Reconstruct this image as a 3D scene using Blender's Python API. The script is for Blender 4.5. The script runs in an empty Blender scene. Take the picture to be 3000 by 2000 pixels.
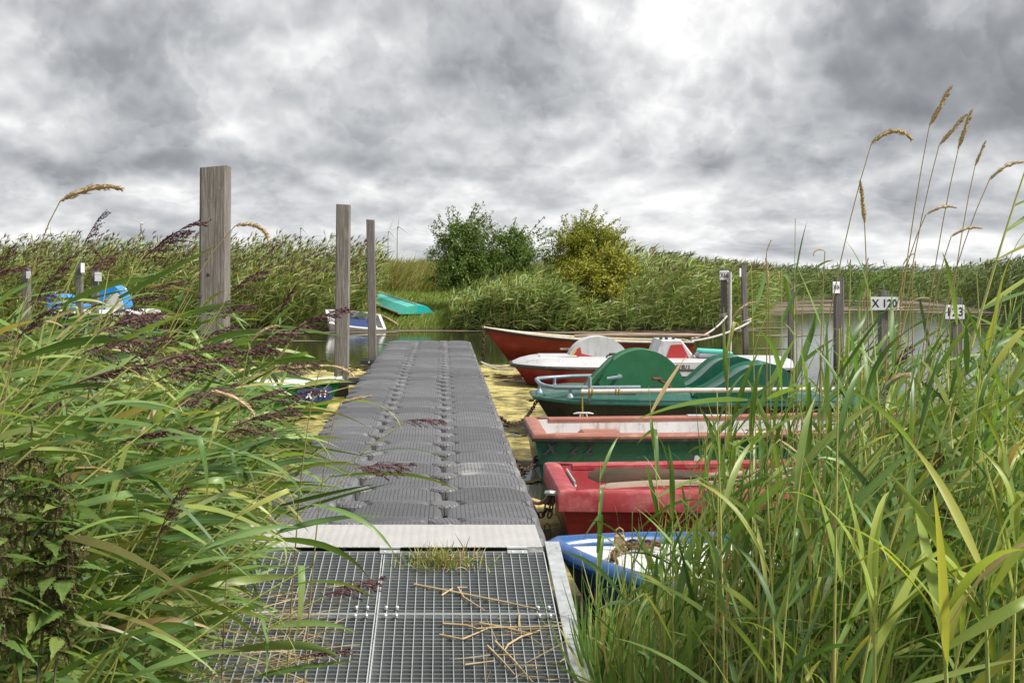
import bpy, math, random
import numpy as np
from mathutils import Vector, Matrix, noise as mnoise

SC = bpy.context.scene
COL = SC.collection
R = math.radians
rnd = random.Random(7)
F, CX, CY, H = 3740.0, 1298.0, 795.0, 1.645      # focal length / principal point (px of the 3000 px photo), eye height over the water

# ------------------------------------------------------------------ camera
cam_d = bpy.data.cameras.new('camera'); cam = bpy.data.objects.new('camera', cam_d); COL.objects.link(cam)
cam.location = (0, 0, H); cam.rotation_euler = (R(90), 0, 0)
cam_d.sensor_width = 36; cam_d.lens = 36 * F / 3000
cam_d.shift_x = (1500 - CX) / 3000; cam_d.shift_y = -(1000 - CY) / 3000
cam_d.clip_start = 0.1; cam_d.clip_end = 20000
SC.camera = cam

# ------------------------------------------------------------------ node helper
class NT:
    def __init__(s, tree): s.t = tree
    def n(s, typ, ins=None, **props):
        nd = s.t.nodes.new(typ)
        for k, v in props.items(): setattr(nd, k, v)
        for k, v in (ins or {}).items(): s.set(nd.inputs[k], v)
        return nd
    def set(s, sock, v):
        if isinstance(v, bpy.types.NodeSocket): s.t.links.new(v, sock)
        else:
            if isinstance(v, tuple) and len(v) == 3 and sock.type == 'RGBA': v = v + (1,)
            sock.default_value = v
    def m(s, op, a, b=0.0, c=0.0, clamp=False):
        nd = s.t.nodes.new('ShaderNodeMath'); nd.operation = op; nd.use_clamp = clamp
        s.set(nd.inputs[0], a); s.set(nd.inputs[1], b); s.set(nd.inputs[2], c)
        return nd.outputs[0]
    def vm(s, op, a, b=(0, 0, 0)):
        nd = s.t.nodes.new('ShaderNodeVectorMath'); nd.operation = op
        s.set(nd.inputs[0], a); s.set(nd.inputs[1], b); return nd.outputs[0]
    def noise(s, vec, scale, detail=4, rough=0.55, dist=0.0, typ='FBM'):
        nd = s.n('ShaderNodeTexNoise', {'Scale': scale, 'Detail': detail, 'Roughness': rough, 'Distortion': dist})
        if vec is not None: s.set(nd.inputs['Vector'], vec)
        return nd.outputs[0]
    def mix(s, fac, a, b, typ='MIX'):
        nd = s.t.nodes.new('ShaderNodeMix'); nd.data_type = 'RGBA'; nd.blend_type = typ
        s.set(nd.inputs[0], fac); s.set(nd.inputs[6], a); s.set(nd.inputs[7], b); return nd.outputs[2]
    def ramp(s, fac, stops, interp='LINEAR'):
        nd = s.t.nodes.new('ShaderNodeValToRGB'); cr = nd.color_ramp; cr.interpolation = interp
        while len(cr.elements) < len(stops): cr.elements.new(0.5)
        for e, (p, c) in zip(cr.elements, stops):
            e.position = p; e.color = tuple(c) + (1,) if len(c) == 3 else c
        s.set(nd.inputs[0], fac); return nd.outputs[0]
    def remap(s, v, a, b, c=0.0, d=1.0, smooth=False):
        nd = s.n('ShaderNodeMapRange', {'Value': v, 'From Min': a, 'From Max': b, 'To Min': c, 'To Max': d})
        if smooth: nd.interpolation_type = 'SMOOTHSTEP'
        return nd.outputs[0]

# ------------------------------------------------------------------ sky and sun
SUN_EL, SUN_AZ = R(50), R(112)                       # azimuth from +Y towards +X
def build_world():
    w = bpy.data.worlds.new('World'); SC.world = w; w.use_nodes = True
    t = NT(w.node_tree); w.node_tree.nodes.clear()
    sky = t.n('ShaderNodeTexSky', sky_type='NISHITA', sun_disc=False, sun_elevation=SUN_EL, sun_rotation=SUN_AZ,
              air_density=1.0, dust_density=1.5, ozone_density=1.0)
    tc = t.n('ShaderNodeTexCoord'); d = tc.outputs['Generated']
    sp = t.n('ShaderNodeSeparateXYZ', {0: d}); x, y, z = sp.outputs
    r = t.m('MAXIMUM', t.m('SQRT', t.m('ADD', t.m('MULTIPLY', x, x), t.m('MULTIPLY', y, y))), 0.05)
    e0 = t.m('MAXIMUM', t.m('DIVIDE', z, r), 0.0)
    cx, cy = t.m('DIVIDE', x, r), t.m('DIVIDE', y, r)
    def coords(e, off=(0, 0, 0)):
        v = t.n('ShaderNodeCombineXYZ', {0: t.m('MULTIPLY', cx, 8.0), 1: t.m('MULTIPLY', cy, 8.0), 2: t.m('MULTIPLY', t.m('LOGARITHM', t.m('ADD', e, 0.06), 2.71828), 1.9)}).outputs[0]
        return t.vm('ADD', v, off)
    def dens(e):
        p = coords(e)
        a = t.noise(p, 0.75, 2, 0.5, 0.0)
        b = t.noise(t.vm('ADD', p, (4.2, 1.3, 8.8)), 1.3, 4, 0.5, 0.0)
        bil = None
        for sc_, wt, of in ((0.8, 0.52, (1, 5, 2)), (1.9, 0.30, (7, 1, 4)), (4.3, 0.15, (3, 8, 6)), (9.5, 0.07, (9, 2, 1))):
            k = t.m('MULTIPLY', t.m('ABSOLUTE', t.m('SUBTRACT', t.noise(t.vm('ADD', p, of), sc_, 0, 0.5), 0.5)), wt * 3.2)
            bil = k if bil is None else t.m('ADD', bil, k)
        return t.m('ADD', t.m('ADD', t.m('MULTIPLY', a, 0.55), t.m('MULTIPLY', b, 0.40)), t.m('MULTIPLY', t.m('SUBTRACT', bil, 0.33), 0.30))
    n0 = dens(e0); n1 = dens(t.m('ADD', t.m('MULTIPLY', e0, 1.07), 0.0055))
    fine = t.noise(t.vm('ADD', coords(e0), (2, 9, 3)), 6.0, 4, 0.6, 0.0)
    lit = t.m('SUBTRACT', n0, n1)                                  # tops of the heaps catch the light
    p0 = coords(e0)
    body = t.m('ADD', n0, t.m('MULTIPLY', t.m('SUBTRACT', t.noise(t.vm('ADD', p0, (6, 2, 7)), 3.0, 7, 0.6), 0.5), 0.30))
    c1 = t.remap(body, 0.57, 0.615, 0.0, 1.0, True); c2 = t.remap(t.m('ADD', t.m('SUBTRACT', 1.16, body), t.m('MULTIPLY', t.m('SUBTRACT', fine, 0.5), 0.10)), 0.64, 0.68, 0.0, 1.0, True)
    s = t.m('ADD', t.m('MULTIPLY', lit, 2.6), t.m('MULTIPLY', t.m('SUBTRACT', 0.585, n0), 0.5))
    s = t.m('ADD', s, t.m('ADD', t.m('MULTIPLY', c1, -0.13), t.m('MULTIPLY', c2, 0.10)))
    s = t.m('ADD', s, t.m('MULTIPLY', t.m('SUBTRACT', fine, 0.5), 0.12))
    ys = t.m('MAXIMUM', y, 0.05)
    wob = t.m('MULTIPLY', t.m('SUBTRACT', t.noise(d, 7.0, 4, 0.62), 0.5), 0.17)
    wob2 = t.m('MULTIPLY', t.m('SUBTRACT', t.noise(t.vm('ADD', d, (4, 4, 4)), 9.0, 4, 0.62), 0.5), 0.085)
    az = t.m('ADD', t.m('DIVIDE', x, ys), wob); el = t.m('ADD', t.m('DIVIDE', z, ys), wob2)
    blobs = [(0.20, 0.165, 0.072, 0.085, 0.36), (0.36, 0.168, 0.085, 0.06, -0.58), (0.40, 0.120, 0.15, 0.018, -0.26),
             (-0.20, 0.082, 0.22, 0.014, -0.36), (0.03, 0.150, 0.060, 0.035, -0.20), (-0.28, 0.195, 0.14, 0.03, -0.10), (-0.02, 0.205, 0.10, 0.03, -0.10),
             (0.25, 0.088, 0.09, 0.007, -0.18), (0.02, 0.086, 0.08, 0.010, 0.14), (-0.15, 0.112, 0.022, 0.010, 0.20), (0.05, 0.028, 0.6, 0.022, 0.17)]
    for a0, e_, sa, se, amp in blobs:
        da = t.m('DIVIDE', t.m('SUBTRACT', az, a0), sa); de = t.m('DIVIDE', t.m('SUBTRACT', el, e_), se)
        q = t.m('ADD', t.m('MULTIPLY', da, da), t.m('MULTIPLY', de, de))
        s = t.m('ADD', s, t.m('MULTIPLY', t.m('EXPONENT', t.m('MULTIPLY', q, -0.7)), amp))
    s = t.m('ADD', t.m('MULTIPLY', s, 0.84), 0.51)
    cl = t.ramp(s, [(0.0, (0.215, 0.225, 0.245)), (0.25, (0.30, 0.312, 0.335)), (0.48, (0.47, 0.485, 0.505)), (0.66, (0.63, 0.64, 0.65)), (0.84, (0.84, 0.84, 0.84)), (1.0, (1.0, 0.995, 0.985))])
    cl = t.mix(1.0, cl, (SKYK, SKYK, SKYK), 'MULTIPLY')
    gap = t.remap(s, 1.16, 1.28, 0.0, 0.6, True)
    col = t.mix(gap, cl, sky.outputs[0])
    bg = t.n('ShaderNodeBackground', {'Color': col, 'Strength': 0.1})
    out = t.n('ShaderNodeOutputWorld'); w.node_tree.links.new(bg.outputs[0], out.inputs[0])
SKYK = 6.0
build_world()
sl = bpy.data.lights.new('sun', 'SUN'); sl.energy = 3.5; sl.angle = R(10); sl.color = (1.0, 0.95, 0.87)
so = bpy.data.objects.new('sun', sl); COL.objects.link(so); so.location = (10, 5, 20)
sdir = Vector((math.sin(SUN_AZ) * math.cos(SUN_EL), math.cos(SUN_AZ) * math.cos(SUN_EL), math.sin(SUN_EL)))
so.rotation_euler = sdir.to_track_quat('Z', 'Y').to_euler()
SC.view_settings.view_transform = 'Standard'; SC.view_settings.look = 'None'
SC.view_settings.exposure = 0.95; SC.view_settings.gamma = 1; SC.view_settings.use_curve_mapping = False
SC.cycles.max_bounces = 7; SC.cycles.transparent_max_bounces = 8; SC.cycles.diffuse_bounces = 4

# ------------------------------------------------------------------ materials
def pmat(name, c1, c2=None, scale=8.0, rough=0.6, bump=0.0, bscale=40.0, metal=0.0, spec=0.5, stretch=(1, 1, 1), c3=None, c3scale=3.0, c3lo=0.58, c3hi=0.7, detail=5, coat=0.0, streak=0.0, wline=None):
    m = bpy.data.materials.new(name); m.use_nodes = True; m.node_tree.nodes.clear(); t = NT(m.node_tree)
    co = t.vm('MULTIPLY', t.n('ShaderNodeTexCoord').outputs['Object'], stretch)
    oi = t.n('ShaderNodeObjectInfo').outputs['Random']
    co = t.vm('ADD', co, t.n('ShaderNodeCombineXYZ', {0: t.m('MULTIPLY', oi, 37.0), 1: 0.0, 2: t.m('MULTIPLY', oi, 11.0)}).outputs[0])
    col = c1
    if c2 is not None: col = t.mix(t.remap(t.noise(co, scale, detail, 0.6), 0.3, 0.7), c1, c2)
    if c3 is not None: col = t.mix(t.remap(t.noise(co, c3scale, 6, 0.65), c3lo, c3hi), col, c3)
    if streak:
        st = t.noise(t.vm('MULTIPLY', co, (1.0, 1.0, 0.12)), 22.0, 5, 0.65); bl = t.noise(co, 4.0, 5, 0.65); sp = t.noise(co, 70.0, 3, 0.6)
        col = t.mix(t.m('MULTIPLY', t.remap(st, 0.48, 0.72), t.m('MULTIPLY', t.remap(bl, 0.40, 0.62), streak)), col, (0.10, 0.085, 0.06))
        col = t.mix(t.remap(sp, 0.66, 0.72, 0, streak * 0.9), col, (0.05, 0.042, 0.03))
        col = t.mix(t.remap(t.noise(t.vm('MULTIPLY', co, (0.25, 1, 2.5)), 26.0, 4, 0.7), 0.66, 0.74, 0, streak * 0.6), col, (0.5, 0.48, 0.45))
    if wline is not None:
        zz = t.n('ShaderNodeSeparateXYZ', {0: t.n('ShaderNodeTexCoord').outputs['Object']}).outputs[2]
        col = t.mix(t.remap(t.m('ADD', zz, t.m('MULTIPLY', t.noise(co, 9.0, 4, 0.6), 0.10)), wline + 0.03, wline + 0.09, 0.75, 0.0), col, (0.06, 0.06, 0.025))
    r = t.remap(t.noise(co, scale * 1.7, 3), 0.3, 0.7, max(rough - 0.12, 0.03), min(rough + 0.12, 1))
    p = t.n('ShaderNodeBsdfPrincipled', {'Base Color': col, 'Roughness': r, 'Metallic': metal, 'Specular IOR Level': spec, 'Coat Weight': coat})
    if bump > 0:
        b = t.n('ShaderNodeBump', {'Height': t.noise(co, bscale, 4, 0.6), 'Strength': bump, 'Distance': 0.02})
        m.node_tree.links.new(b.outputs[0], p.inputs['Normal'])
    o = t.n('ShaderNodeOutputMaterial'); m.node_tree.links.new(p.outputs[0], o.inputs[0])
    return m

def leaf_mat(name, stops=None, attr=False, trans=0.32, rough=0.40, tip=(0.30, 0.24, 0.08), tipamt=0.5):
    m = bpy.data.materials.new(name); m.use_nodes = True; m.node_tree.nodes.clear(); t = NT(m.node_tree)
    if attr:
        col = t.n('ShaderNodeAttribute', attribute_name='Col').outputs['Color']
        co = t.n('ShaderNodeTexCoord').outputs['Object']
        col = t.mix(1.0, col, t.ramp(t.noise(co, 9.0, 3), [(0.3, (0.8, 0.8, 0.8)), (0.7, (1.2, 1.2, 1.1))]), 'MULTIPLY')
    else:
        oi = t.n('ShaderNodeObjectInfo').outputs['Random']
        col = t.ramp(oi, stops)
        uv = t.n('ShaderNodeSeparateXYZ', {0: t.n('ShaderNodeUVMap').outputs[0]})
        u, v = uv.outputs[0], uv.outputs[1]
        # parallel veins and a pale midrib
        vein = t.m('SINE', t.m('MULTIPLY', v, 75.0))
        col = t.mix(t.remap(vein, -1, 1, 0.0, 0.22), col, (0.20, 0.29, 0.11))
        rib = t.m('SUBTRACT', 1.0, t.m('MULTIPLY', t.m('ABSOLUTE', t.m('SUBTRACT', v, 0.5)), 16.0), clamp=True)
        col = t.mix(t.m('MULTIPLY', rib, 0.45), col, (0.30, 0.38, 0.15))
        r2 = t.m('FRACT', t.m('MULTIPLY', oi, 53.7))
        tipm = t.m('MULTIPLY', t.remap(t.m('ADD', u, t.m('MULTIPLY', r2, 0.5)), 1.05, 1.40), tipamt)
        col = t.mix(tipm, col, tip)
        co = t.n('ShaderNodeTexCoord').outputs['Object']
        col = t.mix(t.remap(t.noise(co, 6.0, 4), 0.62, 0.75, 0, 0.35), col, (0.26, 0.22, 0.07))
    p = t.n('ShaderNodeBsdfPrincipled', {'Base Color': col, 'Roughness': rough, 'Specular IOR Level': 0.4})
    tr = t.n('ShaderNodeBsdfTranslucent', {'Color': t.mix(1.0, col, (1.15, 1.18, 0.5), 'MULTIPLY')})
    mx = t.n('ShaderNodeMixShader', {0: trans}); m.node_tree.links.new(p.outputs[0], mx.inputs[1]); m.node_tree.links.new(tr.outputs[0], mx.inputs[2])
    o = t.n('ShaderNodeOutputMaterial'); m.node_tree.links.new(mx.outputs[0], o.inputs[0])
    return m

M = {}
def wood_mat(name, a, b, c):
    m = bpy.data.materials.new(name); m.use_nodes = True; m.node_tree.nodes.clear(); t = NT(m.node_tree)
    co = t.n('ShaderNodeTexCoord').outputs['Object']
    oi = t.m('MULTIPLY', t.n('ShaderNodeObjectInfo').outputs['Random'], 40.0)
    co = t.vm('ADD', co, t.n('ShaderNodeCombineXYZ', {0: oi, 1: oi, 2: oi}).outputs[0])
    g = t.noise(t.vm('MULTIPLY', co, (1, 1, 0.045)), 75.0, 6, 0.65, 0.6)
    g2 = t.noise(t.vm('MULTIPLY', co, (1, 1, 0.02)), 220.0, 3, 0.6)
    col = t.ramp(g, [(0.28, a), (0.5, b), (0.72, c)])
    col = t.mix(t.remap(g2, 0.52, 0.7, 0, 0.55), col, (0.055, 0.048, 0.042))
    spots = t.noise(t.vm('MULTIPLY', co, (1, 1, 0.3)), 60.0, 2, 0.5)
    col = t.mix(t.remap(spots, 0.70, 0.75, 0, 0.6), col, (0.34, 0.31, 0.27))
    alg = t.noise(co, 3.0, 4, 0.6)
    col = t.mix(t.remap(alg, 0.55, 0.75, 0, 0.35), col, (0.10, 0.11, 0.06))
    zz = t.n('ShaderNodeSeparateXYZ', {0: t.n('ShaderNodeTexCoord').outputs['Object']}).outputs[2]
    col = t.mix(t.remap(t.m('ADD', zz, t.m('MULTIPLY', alg, 0.5)), 0.32, 0.62, 0.8, 0.0), col, (0.05, 0.045, 0.025))
    p = t.n('ShaderNodeBsdfPrincipled', {'Base Color': col, 'Roughness': 0.85, 'Specular IOR Level': 0.25})
    hgt = t.m('ADD', t.m('MULTIPLY', g, 0.6), t.m('MULTIPLY', g2, 0.6))
    b_ = t.n('ShaderNodeBump', {'Height': hgt, 'Strength': 0.7, 'Distance': 0.01}); m.node_tree.links.new(b_.outputs[0], p.inputs['Normal'])
    o = t.n('ShaderNodeOutputMaterial'); m.node_tree.links.new(p.outputs[0], o.inputs[0]); return m
M['wood'] = wood_mat('weathered_wood', (0.085, 0.075, 0.065), (0.20, 0.18, 0.16), (0.33, 0.31, 0.285))
M['wood_d'] = wood_mat('dark_weathered_wood', (0.10, 0.09, 0.085), (0.17, 0.155, 0.145), (0.25, 0.235, 0.225))
M['knot'] = pmat('knot', (0.04, 0.033, 0.028), (0.09, 0.075, 0.06), 60, 0.9)
M['straw_pole'] = pmat('pale_pole_wood', (0.42, 0.29, 0.17), (0.30, 0.2, 0.12), 12, 0.8, 0.3)
M['oar'] = pmat('grey_oar_wood', (0.33, 0.25, 0.19), (0.22, 0.16, 0.12), 30, 0.7, 0.3, 60, stretch=(0.1, 1, 1), c3=(0.45, 0.36, 0.30), c3scale=6)
M['oar_dark'] = pmat('varnished_oar_blade', (0.085, 0.040, 0.016), (0.035, 0.018, 0.009), 14, 0.65, 0.1, 40, stretch=(0.15, 1, 1))
M['galv'] = pmat('galvanised_steel', (0.42, 0.45, 0.46), (0.55, 0.57, 0.58), 22, 0.5, 0.05, 60, 0.55, c3=(0.33, 0.36, 0.36), c3scale=9, streak=0.4)
M['galv_bar'] = pmat('galvanised_bar', (0.26, 0.29, 0.305), (0.36, 0.39, 0.40), 9, 0.5, 0.05, 60, 0.45)
M['galv_top'] = pmat('galvanised_rod', (0.46, 0.48, 0.49), (0.58, 0.60, 0.60), 14, 0.45, 0.03, 60, 0.4)
M['cross_bar'] = pmat('zinc_cross_rod', (0.34, 0.36, 0.37), (0.44, 0.46, 0.47), 14, 0.5, 0.03, 60, 0.4)
M['steel_dark'] = pmat('dark_steel', (0.035, 0.038, 0.045), (0.06, 0.06, 0.07), 12, 0.5, 0.1, 40, 0.4)
M['rust'] = pmat('rusty_iron', (0.10, 0.042, 0.02), (0.17, 0.08, 0.04), 60, 0.85, 0.4, 90, 0.2)
M['chain_dark'] = pmat('dark_chain', (0.045, 0.035, 0.03), (0.10, 0.06, 0.04), 60, 0.65, 0.3, 90, 0.5)
M['rope'] = pmat('white_rope', (0.52, 0.50, 0.45), (0.40, 0.37, 0.32), 90, 0.9, 0.6, 220)
M['rope_pink'] = pmat('pink_rope', (0.50, 0.22, 0.17), (0.38, 0.2, 0.15), 90, 0.9, 0.6, 220)
M['rope_y'] = pmat('yellow_rope', (0.40, 0.31, 0.08), (0.26, 0.2, 0.06), 90, 0.9, 0.6, 220)
M['white'] = pmat('white_gelcoat', (0.62, 0.62, 0.61), (0.54, 0.54, 0.53), 6, 0.35, 0.0, c3=(0.42, 0.40, 0.36), c3scale=14, c3lo=0.62, c3hi=0.8, streak=0.45)
M['white_dirty'] = pmat('stained_white_liner', (0.60, 0.58, 0.58), (0.50, 0.48, 0.47), 5, 0.5, 0.03, 60, c3=(0.22, 0.19, 0.15), c3scale=30, c3lo=0.64, c3hi=0.74, streak=0.8)
M['greywhite'] = pmat('grey_white_gelcoat', (0.50, 0.51, 0.52), (0.42, 0.43, 0.44), 7, 0.4, 0.0, c3=(0.25, 0.24, 0.23), c3scale=22, c3lo=0.64, c3hi=0.8, streak=0.5)
M['cream'] = pmat('cream_gelcoat', (0.60, 0.54, 0.43), (0.50, 0.44, 0.34), 8, 0.45, 0.0, c3=(0.3, 0.26, 0.2), c3scale=25, c3lo=0.63, c3hi=0.75, streak=0.5)
M['orange'] = pmat('orange_red_hull', (0.40, 0.062, 0.022), (0.33, 0.045, 0.018), 5, 0.35, 0.0, c3=(0.20, 0.04, 0.02), c3scale=12, c3lo=0.6, c3hi=0.8, streak=0.35, wline=0.0)
M['red_hull'] = pmat('dark_red_hull', (0.27, 0.009, 0.018), (0.20, 0.008, 0.014), 5, 0.35, 0.05, 30, c3=(0.10, 0.025, 0.018), c3scale=16, c3lo=0.58, c3hi=0.72, streak=0.6, wline=0.04)
M['red_faded'] = pmat('faded_pinkish_red_rim', (0.33, 0.036, 0.044), (0.25, 0.018, 0.026), 7, 0.5, 0.05, 40, c3=(0.42, 0.14, 0.14), c3scale=6, c3lo=0.5, c3hi=0.72, streak=0.35)
M['salmon'] = pmat('salmon_rim', (0.32, 0.125, 0.088), (0.25, 0.088, 0.06), 8, 0.55, 0.05, 40, c3=(0.43, 0.25, 0.195), c3scale=7, c3lo=0.55, c3hi=0.75, streak=0.4)
M['green_hull'] = pmat('bottle_green_hull', (0.006, 0.075, 0.055), (0.008, 0.092, 0.068), 7, 0.3, 0.02, 40, c3=(0.03, 0.09, 0.07), c3scale=35, c3lo=0.66, c3hi=0.75, streak=0.55, wline=0.02)
M['green_pedal'] = pmat('green_gelcoat', (0.024, 0.150, 0.066), (0.02, 0.125, 0.054), 6, 0.33, 0.02, 60, c3=(0.05, 0.15, 0.09), c3scale=24, c3lo=0.62, c3hi=0.75, streak=0.3)
M['green_deck'] = pmat('dark_green_deck', (0.010, 0.080, 0.060), (0.014, 0.10, 0.072), 6, 0.28, 0.02, 60, c3=(0.07, 0.16, 0.12), c3scale=22, c3lo=0.62, c3hi=0.78, streak=0.45)
M['green_seat'] = pmat('glossy_green_seat', (0.010, 0.085, 0.055), (0.016, 0.105, 0.066), 6, 0.25, 0.0, c3=(0.05, 0.14, 0.10), c3scale=20, c3lo=0.64, c3hi=0.8, streak=0.3)
M['black'] = pmat('black_rubber', (0.012, 0.012, 0.013), (0.022, 0.022, 0.024), 14, 0.5, 0.05, 60, c3=(0.10, 0.09, 0.08), c3scale=40, c3lo=0.68, c3hi=0.78, streak=0.5, wline=0.0)
M['bluegrey'] = pmat('blue_grey_pipe', (0.24, 0.31, 0.36), (0.19, 0.24, 0.28), 18, 0.45, 0.05, 60, 0.2)
M['pvc'] = pmat('white_pipe', (0.58, 0.55, 0.52), (0.48, 0.44, 0.41), 10, 0.45, 0.02, 50, streak=0.4)
M['blue'] = pmat('blue_gelcoat', (0.014, 0.085, 0.27), (0.010, 0.06, 0.19), 8, 0.3, 0.02, 50, c3=(0.15, 0.25, 0.42), c3scale=18, c3lo=0.62, c3hi=0.75, streak=0.4)
M['skyblue'] = pmat('bright_blue_gelcoat', (0.018, 0.25, 0.72), (0.015, 0.2, 0.6), 6, 0.35)
M['navy'] = pmat('navy_paint', (0.025, 0.045, 0.15), (0.03, 0.05, 0.13), 8, 0.5, 0.03, 40)
M['bgreen'] = pmat('bright_green_gelcoat', (0.02, 0.23, 0.05), (0.015, 0.18, 0.04), 8, 0.35)
M['turq'] = pmat('turquoise_paint', (0.015, 0.44, 0.44), (0.012, 0.38, 0.39), 7, 0.45, c3=(0.10, 0.5, 0.46), c3scale=12, c3lo=0.6, c3hi=0.7, streak=0.3)
M['turq_pale'] = pmat('pale_turquoise_paint', (0.08, 0.46, 0.38), (0.06, 0.40, 0.34), 7, 0.5)
M['red_paint'] = pmat('red_paint', (0.42, 0.03, 0.035), (0.36, 0.03, 0.03), 12, 0.45)
M['yellow_paint'] = pmat('yellow_paint', (0.62, 0.45, 0.04), (0.5, 0.36, 0.04), 12, 0.5)
M['ink'] = pmat('black_lettering', (0.012, 0.013, 0.02), (0.02, 0.02, 0.03), 30, 0.6)
M['ink_w'] = pmat('white_lettering', (0.7, 0.72, 0.75), (0.6, 0.62, 0.66), 30, 0.6)
M['sign'] = pmat('white_sign', (0.74, 0.75, 0.77), (0.68, 0.69, 0.71), 12, 0.5, streak=0.25)
M['foam'] = pmat('grey_foam', (0.22, 0.21, 0.24), (0.3, 0.28, 0.3), 20, 0.9)
M['turbine'] = pmat('turbine_white', (0.50, 0.52, 0.55), (0.47, 0.49, 0.52), 0.02, 0.6)
M['turbine_red'] = pmat('turbine_red_band', (0.42, 0.12, 0.10), None, 1, 0.6)

def attr_mat(name, rough=0.8, bump=0.0, bscale=60, spec=0.2, nscale=14.0):
    m = bpy.data.materials.new(name); m.use_nodes = True; m.node_tree.nodes.clear(); t = NT(m.node_tree)
    col = t.n('ShaderNodeAttribute', attribute_name='Col').outputs['Color']
    co = t.n('ShaderNodeTexCoord').outputs['Object']
    col = t.mix(1.0, col, t.ramp(t.noise(co, nscale, 6, 0.65), [(0.28, (0.5, 0.5, 0.45)), (0.5, (0.95, 0.95, 0.95)), (0.72, (1.4, 1.35, 1.25))]), 'MULTIPLY')
    p = t.n('ShaderNodeBsdfPrincipled', {'Base Color': col, 'Roughness': rough, 'Specular IOR Level': spec})
    if bump:
        b_ = t.n('ShaderNodeBump', {'Height': t.noise(co, bscale, 5, 0.7), 'Strength': bump, 'Distance': 0.02}); m.node_tree.links.new(b_.outputs[0], p.inputs['Normal'])
    o = t.n('ShaderNodeOutputMaterial'); m.node_tree.links.new(p.outputs[0], o.inputs[0]); return m
M['ground'] = attr_mat('ground_soil', 0.95, 0.6, 12)
M['algae'] = attr_mat('algae', 0.75, 0.9, 55, 0.3, 26.0)
M['scum'] = attr_mat('pond_scum', 0.7, 0.6, 20, 0.3, 5.0)
GREEN = [(0.0, (0.05, 0.12, 0.032)), (0.2, (0.085, 0.175, 0.045)), (0.45, (0.13, 0.235, 0.065)), (0.7, (0.18, 0.29, 0.09)), (0.86, (0.25, 0.35, 0.11)), (0.96, (0.36, 0.38, 0.09)), (1.0, (0.46, 0.34, 0.17))]
GREEN_R = [(0.0, (0.06, 0.14, 0.036)), (0.3, (0.11, 0.22, 0.055)), (0.6, (0.17, 0.29, 0.08)), (0.85, (0.27, 0.37, 0.10)), (1.0, (0.44, 0.43, 0.12))]
YGREEN = [(0.0, (0.26, 0.36, 0.07)), (0.5, (0.36, 0.43, 0.085)), (1.0, (0.48, 0.46, 0.10))]
M['leaf'] = leaf_mat('reed_leaf', GREEN)
M['leaf_r'] = leaf_mat('upright_reed_leaf', GREEN_R, trans=0.42)
M['leaf_y'] = leaf_mat('yellow_green_leaf', YGREEN, trans=0.45)
M['leaf_dry'] = leaf_mat('dry_leaf', [(0.0, (0.42, 0.26, 0.13)), (1.0, (0.52, 0.36, 0.2))], trans=0.25)
M['leaf_attr'] = leaf_mat('mass_leaf', attr=True)
M['leaf_far'] = leaf_mat('far_leaf', attr=True, trans=0.3, rough=0.55)
M['stem_g'] = pmat('green_reed_stem', (0.36, 0.40, 0.10), (0.50, 0.46, 0.15), 3, 0.45, c3=(0.24, 0.32, 0.08), c3scale=2, c3lo=0.45, c3hi=0.6)
M['stem_t'] = pmat('tan_grass_stem', (0.34, 0.24, 0.10), (0.22, 0.20, 0.07), 2.5, 0.5, c3=(0.20, 0.11, 0.05), c3scale=3)
M['seed'] = pmat('tan_seed_head', (0.56, 0.42, 0.20), (0.38, 0.27, 0.11), 60, 0.8)
M['seed_pale'] = pmat('pale_seed_head', (0.66, 0.54, 0.36), (0.5, 0.38, 0.2), 60, 0.8)
M['panicle'] = pmat('purple_brown_panicle', (0.085, 0.030, 0.038), (0.15, 0.068, 0.070), 45, 0.8, c3=(0.18, 0.12, 0.08), c3scale=10)
M['nettle'] = leaf_mat('nettle_leaf', [(0.0, (0.06, 0.13, 0.025)), (0.6, (0.12, 0.21, 0.04)), (1.0, (0.2, 0.25, 0.04))], trans=0.3, rough=0.6)
M['nettle_seed'] = pmat('nettle_catkin', (0.15, 0.13, 0.05), (0.11, 0.075, 0.045), 60, 0.9)
M['nettle_stem'] = pmat('nettle_stem', (0.12, 0.09, 0.06), (0.14, 0.16, 0.06), 10, 0.7)
M['straw'] = pmat('dry_straw', (0.50, 0.37, 0.21), (0.36, 0.25, 0.13), 8, 0.7, c3=(0.25, 0.17, 0.09), c3scale=6)
M['bark'] = pmat('shrub_bark', (0.09, 0.07, 0.055), (0.15, 0.12, 0.09), 20, 0.9, 0.5)

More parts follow.
